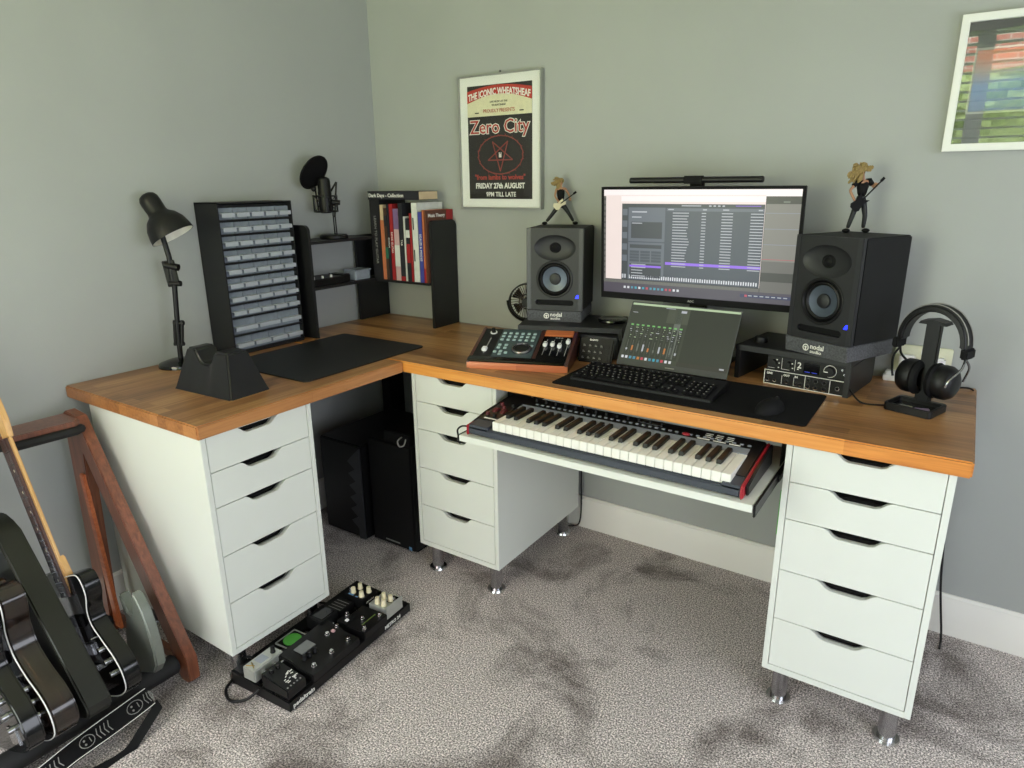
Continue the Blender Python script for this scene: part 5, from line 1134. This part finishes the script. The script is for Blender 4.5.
obj('printed_panel', G().box(-.018, .014, -.020, .012, .0418, .0424), 'synthl', p); obj('printed_mark', G().tube([(-.018, -.048, .0426), (.006, -.036, .0426), (-.016, -.030, .0426), (.012, -.044, .0426)], .0012, 5), 'gold', p)
for y in (-.02, .02): obj('jack', G().cyl((.026, y, .02), (.040, y, .02), .006, n=12), 'brightchrome', p)
p = pedal('effects_pedal', 'black pedal with white printed artwork at the near corner of the pedalboard', -.058, .036, .0460)
obj('enclosure', G().prism([(-.055, 0), (.055, 0), (.055, .030), (-.055, .045)], .070, F(0, .035, 0), bev=.003), 'black', p)
for x, y in ((-.036, -.012), (-.036, .012)): knob(p, x, y, .041, .006, .010, 'blackg')
Mp_ = T(.0, 0, .0385) @ Matrix.Rotation(.136, 4, 'Y') @ Matrix.Rotation(pi/2, 4, 'Z')
g = G(); r5 = random.Random(3)
for i in range(16): x_, y_ = -.028+.056*r5.random(), -.034+.030*r5.random(); g.box(x_, x_+.003+.008*r5.random(), y_, y_+.0025, -.001, .0006, Tm=Mp_ @ T(0, 0, 0, (r5.random()-.5)))
obj('printed_artwork', g, 'inkw', p); g = G()
for i in range(5): g.box(-.028+i*.012, -.024+i*.012, -.048, -.044, -.001, .0006, Tm=Mp_)
obj('printed_marks', g, 'inkg', p)
p = pedal('multi_effects', 'wide black multi-effects unit with small grey screen and five switches', -.055, .190, .0455)
obj('enclosure', G().prism([(-.085, 0), (.062, 0), (.062, .024), (-.005, .027), (-.018, .036), (-.085, .042)], .205, F(0, .103, 0), bev=.003), 'black', p)
obj('display', G().box(-.062, -.022, -.062, -.006, .0375, .0415, .001, Tm=T(0, 0, .0, 0, 0, .05)), 'screen_grey', p)
for x, y in ((-.010, -.066), (-.008, -.046), (-.008, -.024)): knob(p, x, y, .030, .007, .016, 'black')
for x, y in ((.036, -.071), (.038, .001), (.040, .072)): footsw(p, x, y, .024)
for x, y in ((-.024, .047), (-.026, .092)): footsw(p, x, y, .036)
obj('indicator', G().box(-.030, -.018, .066, .078, .034, .042, .002), mat('pale_pink_cap', 'c9a0a2', .4), p)
p = pedal('effects_pedal', 'square grey pedal with a bright green disc, set at the back of the pedalboard', -.188, .188, .0520)
obj('enclosure', G().box(-.036, .036, -.042, .042, 0, .006, .002), 'black', p)
obj('rim', G().prism(rrect(-.036, .036, -.042, .042, .003), .003, T(0, 0, .0055), holes=[rrect(-.032, .032, -.038, .038, .003)]), 'pedal_silver', p)
obj('green_disc', G().cyl((.0, .0, .006), (.0, .0, .0095), .029, n=32), 'green', p)
p = pedal('power_supply', 'dark boxy power supply in the middle back of the pedalboard', -.165, .302, .0505, cat='power supply')
obj('enclosure', G().box(-.036, .036, -.040, .040, 0, .046, .003), 'black', p); obj('top_plate', G().box(-.028, .028, -.030, .030, .0455, .048, .001), 'blackg', p)
obj('plug', G().cyl((.036, .0, .02), (.052, .0, .02), .006, n=12), 'brightchrome', p)
p = pedal('effects_pedal', 'flat black pedal with pale stripes between power supply and blue-logo pedal', -.170, .388, .0505)
obj('enclosure', G().box(-.034, .034, -.036, .036, 0, .026, .003), 'black', p)
for i in range(4): obj('stripe', G().box(-.028, .026, -.026+i*.014, -.024+i*.014, .0258, .0264), 'inkg', p)
p = pedal('effects_pedal', 'black pedal with blue logo and four cream knobs at the far back corner', -.142, .470, .0490)
obj('enclosure', G().box(-.048, .038, -.040, .040, 0, .040, .003), 'black', p)
for x, y in ((-.022, -.018), (-.018, .012), (.024, .010), (.019, -.022)): knob(p, x, y, .040, .0085, .020)
obj('logo', G().box(-.034, -.010, -.034, -.027, .0398, .0405).box(.0, .010, -.036, -.030, .0398, .0405), 'bluelogo', p)
obj('side_print', G().tube([(.0383, -.020+.004*i, .016+.006*(i % 2)) for i in range(10)], .0008, 5), 'inkw', p)
footsw(p, -.036, -.016, .040)
p = pedal('effects_pedal', 'silver pedal with four cream knobs at the far front corner of the pedalboard', -.025, .478, .0420)
obj('enclosure', G().box(-.056, .020, -.042, .042, 0, .040, .002), 'pedal_silver', p); obj('front_guard', G().box(.020, .024, -.042, .042, 0, .047, .001), 'pedal_silver', p)
for x, y in ((-.030, -.026), (-.028, .006), (.002, .006), (-.002, -.026)): knob(p, x, y, .040, .0085, .022)
obj('switch_recess', G().box(-.008, .018, -.006, .036, .0395, .0408, .001), 'blackg', p); footsw(p, .008, .014, .040)
p = pedal('effects_pedal', 'black double pedal with green marking and three chrome switches', -.040, .375, .0430)
obj('enclosure', G().box(-.060, .050, -.062, .052, 0, .032, .003), 'black', p)
for x, y in ((-.004, -.012), (.034, .030), (.036, -.048)): footsw(p, x, y, .032)
obj('green_line', G().box(.012, .016, -.035, .030, .0318, .0326), mat('dull_green_print', '5a6b30', .5), p)
p = pedal('effects_pedal', 'tiny black pedal with pale pointer in the centre of the pedalboard', -.088, .338, .0455)
obj('enclosure', G().box(-.026, .020, -.026, .026, 0, .034, .003), 'black', p); footsw(p, -.012, .012, .034); obj('pointer', G().box(.002, .014, -.016, -.004, .0338, .040, .002), 'knobwhite', p)
def world(pts): return [tuple(PB @ Vector(q)) for q in pts]
tag(obj('patch_cable', G().tube(smooth_path(world([(-.130, -.0, .030), (-.150, -.035, .012), (-.195, -.055, .006), (-.245, -.030, .006), (-.262, .015, .012), (-.258, .05, .06), (-.19, .06, .07), (-.192, .075, .07)])), .0045), 'black'), 'thick black cable looping off the near end of the pedalboard', 'cable')
tag(obj('patch_cable', G().tube(smooth_path(world([(-.195, .46, .06), (-.225, .48, .035), (-.262, .47, .008), (-.30, .44, .006), (-.36, .43, .006)])), .004), 'black'), 'black cable leaving the far back corner of the pedalboard under the drawer unit', 'cable')
tag(obj('patch_cable', G().tube(smooth_path(world([(-.105, .10, .068), (-.118, .095, .075), (-.122, .075, .070), (-.118, .060, .066)])), .0035), 'steel'), 'short patch lead between the silver-grey pedal and the multi-effects unit', 'cable')
